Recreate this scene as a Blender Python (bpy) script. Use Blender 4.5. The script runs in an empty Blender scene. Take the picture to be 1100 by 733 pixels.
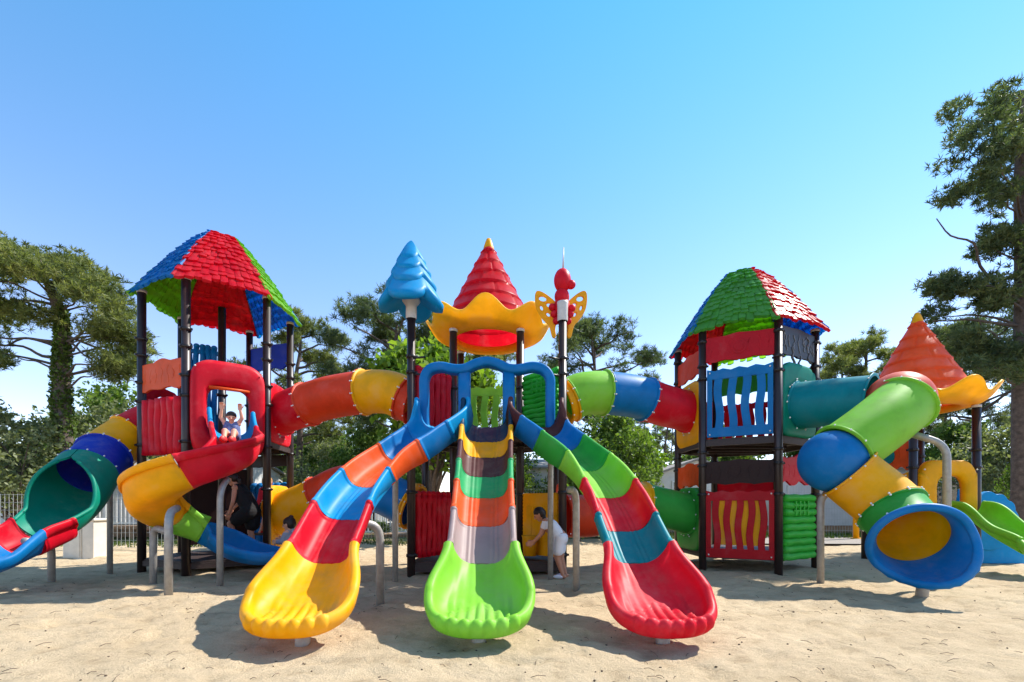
import bpy, bmesh, math, random
from mathutils import Vector, Matrix, noise
R = math.radians
random.seed(7)
scene = bpy.context.scene
COL = scene.collection
V = Vector
F, HZ, CX, EYE = 500.0, 543.0, 550.0, 1.2

def at(px, py, d):
    """a point seen at photo pixel (px,py), d metres in front of the photographer"""
    return V(((px - CX) * d / F, d, EYE + (HZ - py) * d / F))

# ---------------------------------------------------------------- materials
def lin(c):
    return tuple(((x / 255.0) / 12.92 if x / 255.0 <= .04045 else ((x / 255.0 + .055) / 1.055) ** 2.4) for x in c) + (1.0,)

def newmat(name):
    m = bpy.data.materials.new(name); m.use_nodes = True
    nt = m.node_tree
    for n in list(nt.nodes): nt.nodes.remove(n)
    return m, nt, nt.nodes, nt.links

def N(nodes, kind, **kw):
    n = nodes.new(kind)
    for k, v in kw.items(): setattr(n, k, v)
    return n

def noise_tex(nodes, links, scale, detail=4, rough=.55, coord='Object', vec=None):
    t = N(nodes, 'ShaderNodeTexNoise'); t.inputs['Scale'].default_value = scale
    t.inputs['Detail'].default_value = detail; t.inputs['Roughness'].default_value = rough
    if vec is None:
        tc = N(nodes, 'ShaderNodeTexCoord'); vec = tc.outputs[coord]
    links.new(vec, t.inputs['Vector'])
    return t

def ramp(nodes, links, fac, stops):
    r = N(nodes, 'ShaderNodeValToRGB')
    e = r.color_ramp.elements
    while len(e) < len(stops): e.new(.5)
    for k, (p, c) in enumerate(stops):
        e[k].position = p; e[k].color = c if len(c) == 4 else tuple(c) + (1,)
    links.new(fac, r.inputs['Fac'])
    return r

def scale_col(c, k): return tuple(min(1, x * k) for x in c[:3]) + (1,)

def plastic(name, srgb, rough=.42, trans=.24, wear=.2):
    c = lin(srgb)
    m, nt, nd, ln = newmat(name)
    out = N(nd, 'ShaderNodeOutputMaterial'); b = N(nd, 'ShaderNodeBsdfPrincipled')
    n1 = noise_tex(nd, ln, 2.3, 5, .6)
    n2 = noise_tex(nd, ln, 34, 6, .7)
    fade = tuple(x + (max(c[:3]) * .8 + .06 - x) * .11 for x in c[:3]) + (1,)
    r1 = ramp(nd, ln, n1.outputs['Fac'], [(.3, scale_col(c, 1 - wear)), (.52, c), (.78, fade)])
    dust = N(nd, 'ShaderNodeMix', data_type='RGBA'); dust.inputs[7].default_value = (.42, .34, .25, 1)
    dr = ramp(nd, ln, n2.outputs['Fac'], [(.52, (0, 0, 0)), (.85, (.05, .05, .05))])
    geo = N(nd, 'ShaderNodeNewGeometry'); sz = N(nd, 'ShaderNodeSeparateXYZ'); ln.new(geo.outputs['Normal'], sz.inputs[0])
    up = N(nd, 'ShaderNodeMapRange'); up.inputs['From Min'].default_value = .35; up.inputs['From Max'].default_value = 1; up.inputs['To Max'].default_value = .2; ln.new(sz.outputs['Z'], up.inputs['Value'])
    n3 = noise_tex(nd, ln, 7, 6, .7); r3 = ramp(nd, ln, n3.outputs['Fac'], [(.45, (0, 0, 0)), (.7, (1, 1, 1))])
    um = N(nd, 'ShaderNodeMath', operation='MULTIPLY_ADD'); ln.new(up.outputs['Result'], um.inputs[0]); ln.new(r3.outputs['Color'], um.inputs[1]); ln.new(dr.outputs['Color'], um.inputs[2])
    ln.new(um.outputs[0], dust.inputs[0]); ln.new(r1.outputs['Color'], dust.inputs[6])
    ln.new(dust.outputs[2], b.inputs['Base Color'])
    rr = N(nd, 'ShaderNodeMapRange'); rr.inputs['To Min'].default_value = rough - .07; rr.inputs['To Max'].default_value = rough + .16
    ln.new(n1.outputs['Fac'], rr.inputs['Value']); ln.new(rr.outputs['Result'], b.inputs['Roughness'])
    b.inputs['Specular IOR Level'].default_value = .22
    bp = N(nd, 'ShaderNodeBump'); bp.inputs['Strength'].default_value = .06; bp.inputs['Distance'].default_value = .02
    nb = noise_tex(nd, ln, 5.5, 3, .5)
    ln.new(nb.outputs['Fac'], bp.inputs['Height']); ln.new(bp.outputs['Normal'], b.inputs['Normal'])
    tr = N(nd, 'ShaderNodeBsdfTranslucent'); ln.new(dust.outputs[2], tr.inputs['Color'])
    mx = N(nd, 'ShaderNodeMixShader'); mx.inputs['Fac'].default_value = trans
    ln.new(b.outputs['BSDF'], mx.inputs[1]); ln.new(tr.outputs['BSDF'], mx.inputs[2])
    ln.new(mx.outputs['Shader'], out.inputs['Surface'])
    return m

def solid(name, srgb, rough=.6, metal=0.0, var=.15, nscale=8, spec=.4, bump=.0, raw=None):
    c = raw if raw else lin(srgb)
    m, nt, nd, ln = newmat(name)
    out = N(nd, 'ShaderNodeOutputMaterial'); b = N(nd, 'ShaderNodeBsdfPrincipled')
    n1 = noise_tex(nd, ln, nscale, 5, .6)
    r1 = ramp(nd, ln, n1.outputs['Fac'], [(.3, scale_col(c, 1 - var)), (.7, scale_col(c, 1 + var))])
    ln.new(r1.outputs['Color'], b.inputs['Base Color'])
    b.inputs['Roughness'].default_value = rough; b.inputs['Metallic'].default_value = metal
    b.inputs['Specular IOR Level'].default_value = spec
    if bump:
        bp = N(nd, 'ShaderNodeBump'); bp.inputs['Strength'].default_value = bump; bp.inputs['Distance'].default_value = .03
        ln.new(n1.outputs['Fac'], bp.inputs['Height']); ln.new(bp.outputs['Normal'], b.inputs['Normal'])
    ln.new(b.outputs['BSDF'], out.inputs['Surface'])
    return m

def foliage(name, dark, mid, light, trans=.3, rough=.55):
    m, nt, nd, ln = newmat(name)
    out = N(nd, 'ShaderNodeOutputMaterial'); b = N(nd, 'ShaderNodeBsdfPrincipled')
    g = N(nd, 'ShaderNodeNewGeometry')
    n1 = noise_tex(nd, ln, .9, 3, .5)
    ad = N(nd, 'ShaderNodeMath', operation='MULTIPLY_ADD'); ad.inputs[1].default_value = .55
    sb = N(nd, 'ShaderNodeMath', operation='MULTIPLY_ADD'); sb.inputs[1].default_value = 1.1; sb.inputs[2].default_value = -.32
    ln.new(n1.outputs['Fac'], sb.inputs[0])
    ln.new(g.outputs['Random Per Island'], ad.inputs[0]); ln.new(sb.outputs[0], ad.inputs[2])
    r1 = ramp(nd, ln, ad.outputs[0], [(.12, dark), (.5, mid), (.92, light)])
    ln.new(r1.outputs['Color'], b.inputs['Base Color'])
    b.inputs['Roughness'].default_value = rough; b.inputs['Specular IOR Level'].default_value = .3
    tr = N(nd, 'ShaderNodeBsdfTranslucent')
    hs = N(nd, 'ShaderNodeMix', data_type='RGBA', blend_type='MULTIPLY'); hs.inputs[0].default_value = 1
    hs.inputs[7].default_value = (1.5, 1.6, .7, 1)
    ln.new(r1.outputs['Color'], hs.inputs[6]); ln.new(hs.outputs[2], tr.inputs['Color'])
    mx = N(nd, 'ShaderNodeMixShader'); mx.inputs['Fac'].default_value = trans
    ln.new(b.outputs['BSDF'], mx.inputs[1]); ln.new(tr.outputs['BSDF'], mx.inputs[2])
    ln.new(mx.outputs['Shader'], out.inputs['Surface'])
    return m

def sand_material():
    m, nt, nd, ln = newmat('sand')
    out = N(nd, 'ShaderNodeOutputMaterial'); b = N(nd, 'ShaderNodeBsdfPrincipled')
    big = noise_tex(nd, ln, .55, 5, .6)
    mid = noise_tex(nd, ln, 4.5, 6, .65)
    fine = noise_tex(nd, ln, 90, 4, .7)
    base = ramp(nd, ln, big.outputs['Fac'], [(.28, (.53, .40, .25)), (.5, (.60, .465, .30)), (.74, (.66, .52, .345))])
    m2 = N(nd, 'ShaderNodeMix', data_type='RGBA', blend_type='MULTIPLY'); m2.inputs[0].default_value = 1
    r2 = ramp(nd, ln, mid.outputs['Fac'], [(.28, (.74, .71, .67)), (.46, (.97, .97, .96)), (.65, (1.07, 1.07, 1.07))])
    ln.new(base.outputs['Color'], m2.inputs[6]); ln.new(r2.outputs['Color'], m2.inputs[7])
    m3 = N(nd, 'ShaderNodeMix', data_type='RGBA', blend_type='MULTIPLY'); m3.inputs[0].default_value = 1
    r3 = ramp(nd, ln, fine.outputs['Fac'], [(.3, (.8, .79, .77)), (.7, (1.12, 1.12, 1.12))])
    ln.new(m2.outputs[2], m3.inputs[6]); ln.new(r3.outputs['Color'], m3.inputs[7])
    # scattered dark grains and needles
    vo = N(nd, 'ShaderNodeTexVoronoi'); vo.inputs['Scale'].default_value = 11
    tc = N(nd, 'ShaderNodeTexCoord'); ln.new(tc.outputs['Object'], vo.inputs['Vector'])
    rs = ramp(nd, ln, vo.outputs['Distance'], [(.05, (.62, .62, .62)), (.1, (0, 0, 0))])
    keep = noise_tex(nd, ln, 2.1, 3, .6)
    rk = ramp(nd, ln, keep.outputs['Fac'], [(.44, (0, 0, 0)), (.6, (1, 1, 1))])
    km = N(nd, 'ShaderNodeMath', operation='MULTIPLY'); ln.new(rs.outputs['Color'], km.inputs[0]); ln.new(rk.outputs['Color'], km.inputs[1])
    m4 = N(nd, 'ShaderNodeMix', data_type='RGBA'); m4.inputs[7].default_value = (.12, .085, .055, 1)
    ln.new(km.outputs[0], m4.inputs[0]); ln.new(m3.outputs[2], m4.inputs[6])
    ln.new(m4.outputs[2], b.inputs['Base Color'])
    b.inputs['Roughness'].default_value = .95; b.inputs['Specular IOR Level'].default_value = .1
    ad = N(nd, 'ShaderNodeMath', operation='MULTIPLY_ADD'); ad.inputs[1].default_value = .3
    ln.new(fine.outputs['Fac'], ad.inputs[0]); ln.new(mid.outputs['Fac'], ad.inputs[2])
    bp = N(nd, 'ShaderNodeBump'); bp.inputs['Strength'].default_value = .9; bp.inputs['Distance'].default_value = .085
    ln.new(ad.outputs[0], bp.inputs['Height']); ln.new(bp.outputs['Normal'], b.inputs['Normal'])
    ln.new(b.outputs['BSDF'], out.inputs['Surface'])
    return m

def clad_material(name, c, pitch=.18):
    m, nt, nd, ln = newmat(name)
    out = N(nd, 'ShaderNodeOutputMaterial'); b = N(nd, 'ShaderNodeBsdfPrincipled')
    tc = N(nd, 'ShaderNodeTexCoord')
    w = N(nd, 'ShaderNodeTexWave', wave_type='BANDS', bands_direction='Z', wave_profile='SAW'); w.inputs['Scale'].default_value = .3142 / pitch
    ln.new(tc.outputs['Object'], w.inputs['Vector'])
    n1 = noise_tex(nd, ln, 3, 4, .6)
    r1 = ramp(nd, ln, n1.outputs['Fac'], [(.3, scale_col(c, .86)), (.7, c)])
    ln.new(r1.outputs['Color'], b.inputs['Base Color']); b.inputs['Roughness'].default_value = .55
    bp = N(nd, 'ShaderNodeBump'); bp.inputs['Strength'].default_value = .6; bp.inputs['Distance'].default_value = .03
    ln.new(w.outputs['Fac'], bp.inputs['Height']); ln.new(bp.outputs['Normal'], b.inputs['Normal'])
    ln.new(b.outputs['BSDF'], out.inputs['Surface'])
    return m

PL = {}
for nm, c in dict(red=(222, 16, 42), crimson=(196, 8, 44), brick=(226, 70, 34), orange=(238, 92, 34), yellow=(250, 182, 4), blue=(6, 122, 190),
                  sky=(0, 152, 212), deep=(8, 52, 178), navy=(16, 58, 84), teal=(4, 138, 148), sea=(4, 142, 116), green=(58, 168, 64),
                  lime=(140, 208, 62), brown=(92, 52, 50), taupe=(172, 150, 146), maroon=(142, 22, 26), darkred=(196, 14, 34), salmon=(226, 104, 76),
                  vivid=(52, 190, 58), jade=(46, 168, 100), choco=(52, 30, 28)).items():
    PL[nm] = plastic('plastic_' + nm, c)
for nm, c in dict(red=(226, 20, 46), blue=(6, 142, 218), lime=(140, 206, 44), green=(88, 178, 70)).items():
    PL['roof_' + nm] = plastic('roof_' + nm, c, rough=.28, trans=.52)
PL['roof_yellow'] = plastic('roof_yellow', (255, 208, 44), rough=.36, trans=.45)
PL['cone_red'] = plastic('cone_red', (212, 16, 36), rough=.3, trans=.48)
PL['cone_orange'] = plastic('cone_orange', (255, 104, 44), rough=.36, trans=.46)
M = dict(
    post=solid('post_brown', (44, 31, 30), rough=.38, var=.25, spec=.5),
    clamp=solid('clamp_dark', (34, 27, 27), rough=.4),
    deck=solid('deck_dark', (58, 46, 44), rough=.6, var=.3, nscale=30),
    steel=solid('galvanised', (158, 154, 148), rough=.55, metal=.35, var=.18, nscale=14),
    collar=solid('collar_grey', (196, 192, 186), rough=.5),
    bolt=solid('bolt_cap', (226, 226, 222), rough=.4),
    relief=solid('relief_grey', (112, 110, 112), rough=.5),
    black=solid('black_plastic', (30, 30, 32), rough=.45),
    white=solid('white_paint', (226, 226, 222), rough=.6, var=.06),
    offwhite=solid('cabinet_cream', (214, 206, 190), rough=.6, var=.08),
    roofing=solid('roofing', (150, 142, 134), rough=.7, var=.15),
    glass=solid('dark_glass', (40, 50, 58), rough=.08, var=.1, spec=.8),
    timber=solid('timber', (150, 122, 96), rough=.8, var=.25),
    wire=solid('fence_wire', (176, 180, 178), rough=.6, metal=.1),
    bark=solid('pine_bark', None, rough=.9, var=.45, nscale=9, bump=.9, raw=(.115, .085, .068, 1)),
    limb=solid('limb_bark', None, rough=.9, var=.4, nscale=14, bump=.5, raw=(.10, .078, .064, 1)),
    paleb=solid('pale_bark', None, rough=.9, var=.3, nscale=12, bump=.5, raw=(.18, .145, .115, 1)),
    gravel=solid('gravel', (150, 140, 130), rough=.95, var=.35, nscale=40, bump=.6),
    soil=solid('soil', (128, 108, 84), rough=.95, var=.3, nscale=2.5, bump=.3),
    grass=foliage('grass', (.02, .04, .008), (.06, .10, .02), (.13, .17, .04)),
    pine=foliage('pine_needles', (.05, .07, .018), (.135, .16, .05), (.27, .28, .10), trans=.4),
    pinedark=foliage('dark_needles', (.03, .05, .024), (.085, .12, .052), (.17, .2, .085), trans=.34),
    pinelight=foliage('light_needles', (.05, .075, .03), (.14, .17, .075), (.25, .27, .13), trans=.4),
    leaf=foliage('broad_leaf', (.04, .075, .014), (.10, .165, .03), (.2, .28, .06), trans=.42),
    leafbright=foliage('bright_leaf', (.05, .10, .01), (.13, .22, .02), (.24, .34, .05), trans=.42),
    leafgrey=foliage('grey_leaf', (.06, .075, .034), (.15, .175, .08), (.27, .29, .15), trans=.4),
    ivy=foliage('ivy_leaf', (.025, .05, .008), (.075, .125, .02), (.16, .22, .045), trans=.32),
    skin=solid('skin', (214, 160, 132), rough=.5, var=.05),
    skin2=solid('skin_tan', (190, 132, 104), rough=.5, var=.05),
    hairdark=solid('hair_dark', (34, 22, 18), rough=.5, var=.3, nscale=60),
    hairfair=solid('hair_fair', (172, 130, 84), rough=.5, var=.25, nscale=60),
    clothblack=solid('cloth_black', (17, 17, 20), rough=.85, var=.3, nscale=20),
    clothred=solid('cloth_red', (196, 28, 52), rough=.85, var=.12),
    clothgrey=solid('cloth_grey', (142, 146, 158), rough=.9, var=.12),
    clothwhite=solid('cloth_white', (228, 226, 232), rough=.85, var=.06),
    clothnavy=solid('cloth_pattern', (96, 108, 150), rough=.85, var=.5, nscale=38),
    eye=solid('eye_dark', (22, 16, 14), rough=.2),
    lips=solid('lips', (176, 92, 84), rough=.5),
    shoered=solid('shoe_red', (190, 42, 44), rough=.6),
    carpink=solid('car_pink', (214, 150, 160), rough=.25, var=.05, spec=.7),
    tyre=solid('tyre', (26, 26, 26), rough=.9),
)

# ---------------------------------------------------------------- geometry
class G:
    """collects geometry in world coordinates; build() links it as ONE mesh"""
    def __init__(s): s.v = []; s.f = []; s.m = []; s.sm = []
    def add(s, verts, faces, mi=0, smooth=True):
        o = len(s.v); s.v += [tuple(p) for p in verts]
        for f in faces: s.f.append([i + o for i in f]); s.m.append(mi); s.sm.append(smooth)
    def grid(s, rows, closeu=False, closev=False, mi=0, smooth=True, cap0=False, cap1=False):
        n, k = len(rows), len(rows[0]); vs = [p for r in rows for p in r]; fs = []
        for i in range(n if closev else n - 1):
            for j in range(k if closeu else k - 1):
                a, b = i, (i + 1) % n; c, d = j, (j + 1) % k
                fs.append([a * k + c, a * k + d, b * k + d, b * k + c])
        if cap0: fs.append(list(range(k))[::-1])
        if cap1: fs.append([(n - 1) * k + j for j in range(k)])
        s.add(vs, fs, mi, smooth)
    def tube(s, pts, r, seg=12, mi=0, caps=True, smooth=True):
        pts = [V(p) for p in pts]; n = len(pts)
        rs = r if isinstance(r, (list, tuple)) else [r] * n
        rows = []; prev = None
        for i, p in enumerate(pts):
            t = (pts[min(i + 1, n - 1)] - pts[max(i - 1, 0)]).normalized()
            if prev is None:
                a = V((0, 0, 1)) if abs(t.z) < .9 else V((1, 0, 0))
                x = t.cross(a).normalized()
            else:
                x = (prev - t * prev.dot(t)).normalized()
            prev = x; y = t.cross(x)
            rows.append([p + (x * math.cos(2 * math.pi * k / seg) + y * math.sin(2 * math.pi * k / seg)) * rs[i] for k in range(seg)])
        s.grid(rows, closeu=True, mi=mi, smooth=smooth, cap0=caps, cap1=caps)
    def box(s, c, size, mi=0, rz=0.0, M3=None):
        c = V(c); hx, hy, hz = [q / 2 for q in size]
        rot = M3 if M3 is not None else Matrix.Rotation(rz, 3, 'Z')
        vs = [c + rot @ V((x * hx, y * hy, z * hz)) for x in (-1, 1) for y in (-1, 1) for z in (-1, 1)]
        s.add(vs, [[0, 1, 3, 2], [4, 6, 7, 5], [0, 4, 5, 1], [2, 3, 7, 6], [0, 2, 6, 4], [1, 5, 7, 3]], mi, False)
    def lathe(s, c, prof, seg=32, mi=0, smooth=True, wob=None):
        c = V(c); rows = []
        for r, z in prof:
            rows.append([c + V((r * math.cos(2 * math.pi * k / seg), r * math.sin(2 * math.pi * k / seg), z)) for k in range(seg)])
        s.grid(rows, closeu=True, mi=mi, smooth=smooth)
    def sphere(s, c, r, u=16, v=10, mi=0, rot=None):
        c = V(c); rx, ry, rz = r if isinstance(r, (tuple, list)) else (r, r, r)
        rows = []
        for i in range(v + 1):
            th = math.pi * (i + .0001) / (v + .0002)
            row = []
            for k in range(u):
                p = V((rx * math.sin(th) * math.cos(2 * math.pi * k / u), ry * math.sin(th) * math.sin(2 * math.pi * k / u), rz * math.cos(th)))
                row.append(c + (rot @ p if rot is not None else p))
            rows.append(row)
        s.grid(rows, closeu=True, mi=mi, cap0=True, cap1=True)
    def capsule(s, p, q, r0, r1, seg=14, mi=0):
        p, q = V(p), V(q); s.tube([p, q], [r0, r1], seg, mi)
        s.sphere(p, r0, seg, 8, mi); s.sphere(q, r1, seg, 8, mi)

def wpos(o):
    p = V((0, 0, 0))
    while o is not None: p += o.location; o = o.parent
    return p

def build(g, name, mats, parent=None, label=None, bevel=0.0, solidify=0.0, sub=0, weld=False, loc=None):
    if not isinstance(mats, (list, tuple)): mats = [mats]
    off = wpos(parent) if parent is not None else (V(loc) if loc is not None else V((0, 0, 0)))
    me = bpy.data.meshes.new(name)
    me.from_pydata([(x - off.x, y - off.y, z - off.z) for x, y, z in g.v], [], g.f)
    for m in mats: me.materials.append(m)
    me.polygons.foreach_set('material_index', g.m)
    me.polygons.foreach_set('use_smooth', g.sm)
    if weld:
        bm = bmesh.new(); bm.from_mesh(me)
        bmesh.ops.remove_doubles(bm, verts=bm.verts, dist=.0015)
        bmesh.ops.recalc_face_normals(bm, faces=bm.faces)
        bm.to_mesh(me); bm.free()
    me.update()
    o = bpy.data.objects.new(name, me); COL.objects.link(o)
    if parent is not None: o.parent = parent
    elif loc is not None: o.location = off
    if solidify:
        q = o.modifiers.new('thick', 'SOLIDIFY'); q.thickness = solidify; q.offset = 0
    if bevel:
        q = o.modifiers.new('edge', 'BEVEL'); q.width = bevel; q.segments = 2; q.limit_method = 'ANGLE'; q.angle_limit = R(40)
    if sub:
        q = o.modifiers.new('sub', 'SUBSURF'); q.levels = sub; q.render_levels = sub
    if label: o['label'] = label
    return o

def thing(name, label, cat, loc, group=None):
    o = bpy.data.objects.new(name, None); o.empty_display_size = .2; COL.objects.link(o)
    o.location = loc; o['label'] = label; o['category'] = cat
    if group: o['group'] = group
    return o

def tag(o, label, cat, group=None, kind=None):
    o['label'] = label; o['category'] = cat
    if group: o['group'] = group
    if kind: o['kind'] = kind
    return o

def spline(pts, per=10):
    """Catmull-Rom through pts"""
    pts = [V(p) for p in pts]; P = [pts[0] * 2 - pts[1]] + pts + [pts[-1] * 2 - pts[-2]]
    out = []
    for i in range(1, len(P) - 2):
        a, b, c, d = P[i - 1], P[i], P[i + 1], P[i + 2]
        for k in range(per):
            t = k / per
            out.append(.5 * (2 * b + (c - a) * t + (2 * a - 5 * b + 4 * c - d) * t * t + (3 * b - a - 3 * c + d) * t ** 3))
    out.append(P[-2].copy())
    return out

class Path:
    def __init__(s, pts):
        s.p = [V(p) for p in pts]; s.l = [0]
        for a, b in zip(s.p, s.p[1:]): s.l.append(s.l[-1] + (b - a).length)
        s.L = s.l[-1]
    def pos(s, d):
        if d <= 0:
            t = (s.p[1] - s.p[0]).normalized(); return s.p[0] + t * d
        if d >= s.L:
            t = (s.p[-1] - s.p[-2]).normalized(); return s.p[-1] + t * (d - s.L)
        lo, hi = 0, len(s.l) - 1
        while hi - lo > 1:
            m = (lo + hi) // 2
            if s.l[m] <= d: lo = m
            else: hi = m
        k = (d - s.l[lo]) / max(1e-9, s.l[hi] - s.l[lo])
        return s.p[lo].lerp(s.p[hi], k)
    def frame(s, d, e=.06):
        t = (s.pos(d + e) - s.pos(d - e)).normalized()
        sd = t.cross(V((0, 0, 1))).normalized(); n = sd.cross(t)
        return s.pos(d), t, sd, n
# ---------------------------------------------------------------- slide, tunnel and panel makers
def sgnpow(x, e): return math.copysign(abs(x) ** e, x)

def trough_ring(w, hL, hR, ridges=7, nb=72, amp=.010, e=.62, rim=.034, th=.022, flange=.085):
    """closed cross-section (s,n): bed, walls, rolled rims, outer skin; s>0 is the rider's right"""
    inner = []
    for k in range(nb + 1):
        a = math.pi + math.pi * k / nb                     # left rim -> right rim
        cs, sn = math.cos(a), math.sin(a)
        s = w * sgnpow(cs, e); h = hL + (hR - hL) * (s / w * .5 + .5)
        n = h * (1 - abs(sn) ** e)
        if ridges and abs(s) < w * .72:
            q = min(1, (w * .72 - abs(s)) / (w * .2))
            n += amp * q * (.5 + .5 * math.cos(s / w * ridges * math.pi * 1.6))
        inner.append((s, n))
    def rimpts(side, h):
        pts = []
        for k in range(1, 8):
            a = math.pi - math.pi * 1.15 * k / 7
            pts.append((side * (w + rim + rim * math.cos(a)), h + rim * math.sin(a)))
        fo = rim * (1.9 + max(0, flange - .085) * 5); pts.append((side * (w + fo), h - flange)); pts.append((side * (w + fo - rim * .6), h - flange))
        pts.append((side * (w + th), h - flange * .6))
        return pts
    outer = []
    for k in range(nb // 3 + 1):
        a = 2 * math.pi - math.pi * k / (nb // 3)
        cs, sn = math.cos(a), math.sin(a)
        s = (w + th) * sgnpow(cs, e); h = hL + (hR - hL) * (s / (w + th) * .5 + .5) - flange
        h = max(h, .0)
        outer.append((s, (h + th) * (1 - abs(sn) ** e) - th))
    return inner + rimpts(1, hR) + outer + rimpts(-1, hL)[::-1]

def trough_section(path, d0, d1, wf, hf, name, mat, parent, label=None, steps=None, flange=None, ridges=7):
    """one moulded length of open slide; wf(d) half width, hf(d)->(left,right) wall height"""
    n = steps or max(4, int((d1 - d0) / .06)); rows = []
    for d in sorted([d0 + (d1 - d0) * i / n for i in range(n + 1)] + [d0 + .034, d0 + .037, d1 - .034, d1 - .037]):
        p, t, sd, nn = path.frame(d)
        hL, hR = hf(d); grow = 0.0
        ed = min(d - d0, d1 - d) < .035
        ring = trough_ring(wf(d) - (.004 if ed else 0), hL, hR, ridges, rim=.039 if ed else .034, flange=flange(d) if flange else .085)
        rows.append([p + sd * s + nn * q for s, q in ring])
    g = G(); g.grid(rows, closeu=True)
    k = len(rows[0]); nb = 73
    # close the two ends with strips between inner and outer skin
    for row, flip in ((rows[0], False), (rows[-1], True)):
        ins = row[:nb]; outs = row[nb:]
        # outs runs right -> left; resample to match
        L = [outs[min(len(outs) - 1, int(round(j * (len(outs) - 1) / (nb - 1))))] for j in range(nb)][::-1]
        g.grid([ins, L] if flip else [L, ins])
    return build(g, name, mat, parent, label)

def outlet(path, d0, w0, h0, wmax, L1, L2, hfront, name, mat, parent, label, scal=7, rim=.05):
    """flared bath-shaped run-out: straight sides L1 then a rounded front L2, scalloped at the lip"""
    NU1, NU2, NV = 18, 96, 18
    outl = []
    def sm(x): return x * x * (3 - 2 * x)
    for k in range(NU1):
        q = k / NU1; outl.append((-(w0 + (wmax - w0) * sm(q)), q * L1, q))
    for k in range(NU2 + 1):
        a = math.pi - math.pi * k / NU2
        outl.append((wmax * sgnpow(math.cos(a), .8), L1 + L2 * abs(math.sin(a)) ** .8, 1 + abs(math.sin(a))))
    for k in range(NU1 - 1, -1, -1):
        q = k / NU1; outl.append((w0 + (wmax - w0) * sm(q), q * L1, q))
    rows = []
    for s, t, q in outl:
        tc = min(t, L1 * .92 if t > L1 * .92 else t); sp = (0.0, tc)
        dx, dy = s - sp[0], t - sp[1]; ln_ = math.hypot(dx, dy) or 1; ux, uy = dx / ln_, dy / ln_
        h = h0 + (.19 - h0) * min(1, q) if q <= 1 else .19 + (hfront - .19) * (q - 1) ** .6
        row = []
        def put(ss, tt, n):
            p, T, sd, nn = path.frame(d0 + tt)
            row.append(p + sd * ss + nn * n)
        fr = max(0, min(1, (q - 1.25) / .5))
        for k in range(NV + 1):
            v = k / NV; vv = 1 - (1 - v) ** 1.5
            x, y = sp[0] + dx * vv, sp[1] + dy * vv
            n = h * (1 - (1 - vv ** 3.2) ** .62) if vv < 1 else h
            a = .006 + .03 * max(0, min(1, (y - L1 * .75) / (L2 * .9)))
            n += a * abs(math.cos(x / w0 * scal * math.pi * .46)) * (1 if abs(x) < wmax * .66 else 0) * (1 if v < .93 else (fr * .8))
            put(x, y, n)
        bump = fr * .026 * abs(math.cos(s / w0 * scal * math.pi * .46)) if abs(s) < wmax * .7 else fr * .01
        for k in range(1, 8):
            a = math.pi - math.pi * 1.2 * k / 7
            off = rim + rim * math.cos(a)
            put(s + ux * (off + bump), t + uy * (off + bump), h + (rim + bump) * math.sin(a))
        put(s + ux * rim * 1.55, t + uy * rim * 1.55, h - .09); put(s + ux * rim * .9, t + uy * rim * .9, h - .11)
        for v in (.9, .7, .4, 0):
            put(sp[0] + dx * v, sp[1] + dy * v, max(h - .11, .03) * (v ** 4) - .03)
        rows.append(row)
    g = G(); g.grid(rows)
    return build(g, name, mat, parent, label, weld=True)

def leg(parent, base, top, bend, rad=.045, name='support_leg', stub=.25):
    """galvanised leg: upright from the sand, turning over at the top towards the slide"""
    b = V((base[0], base[1], -.25)); pts = [b, V((base[0], base[1], top - .22))]
    e = V((bend[0], bend[1], bend[2] if len(bend) > 2 else top)); c = V((base[0], base[1], top))
    for k in range(1, 7):
        q = k / 6; a = V((base[0], base[1], top - .22)); z = c.lerp(e, min(1, .2 / max(.01, (e - c).length)))
        pts.append((1 - q) ** 2 * a + 2 * q * (1 - q) * c + q * q * z)
    pts.append(e)
    g = G(); g.tube(pts, rad, 14)
    return build(g, name, M['steel'], parent)

def ring_at(path, d, r, seg):
    p, t, sd, n = path.frame(d)
    return [p + (sd * math.cos(2 * math.pi * k / seg) + n * math.sin(2 * math.pi * k / seg)) * r for k in range(seg)]

def tunnel(path, cuts, cols, r, parent, name='tunnel_section', seg=44, thick=.014, bolts=12, lining=None):
    """round plastic tube in bolted lengths; cuts are distances along the path"""
    for i, (d0, d1) in enumerate(zip(cuts, cuts[1:])):
        g = G(); n = max(3, int((d1 - d0) / .05)); rows = []
        prof = []
        for k in range(n + 1): prof.append((d0 + (d1 - d0) * k / n, r))
        g.grid([ring_at(path, d, rr, seg) for d, rr in prof], closeu=True)
        g.grid([ring_at(path, d, rr - thick, seg) for d, rr in prof], closeu=True, mi=2 if lining else 0)
        for e, w in ((d0, .032), (d1, -.032)):
            fr = r + .035
            g.grid([ring_at(path, e, r - thick, seg), ring_at(path, e, fr - .006, seg), ring_at(path, e + w * .2, fr, seg), ring_at(path, e + w * .8, fr, seg), ring_at(path, e + w, fr - .006, seg), ring_at(path, e + w * 1.3, r - .004, seg)], closeu=True)
            p, t, sd, nn = path.frame(e)
            for k in range(bolts):
                a = 2 * math.pi * (k + .5) / bolts
                g.sphere(path.frame(e + w * .5)[0] + (sd * math.cos(a) + nn * math.sin(a)) * (fr + .002), .014, 8, 5, 1)
        cn, nm = cols[i] if isinstance(cols[i], tuple) else (cols[i], name)
        build(g, nm, [PL[cn], M['bolt'], PL[lining or cn]], parent, f'{WORD.get(cn, cn)} {nm.replace("_", " ")}')

WORD = dict(sea='sea green', sky='light blue', deep='deep blue', brick='orange red', navy='dark navy', taupe='pinkish grey', lime='lime green', jade='jade green')

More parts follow.
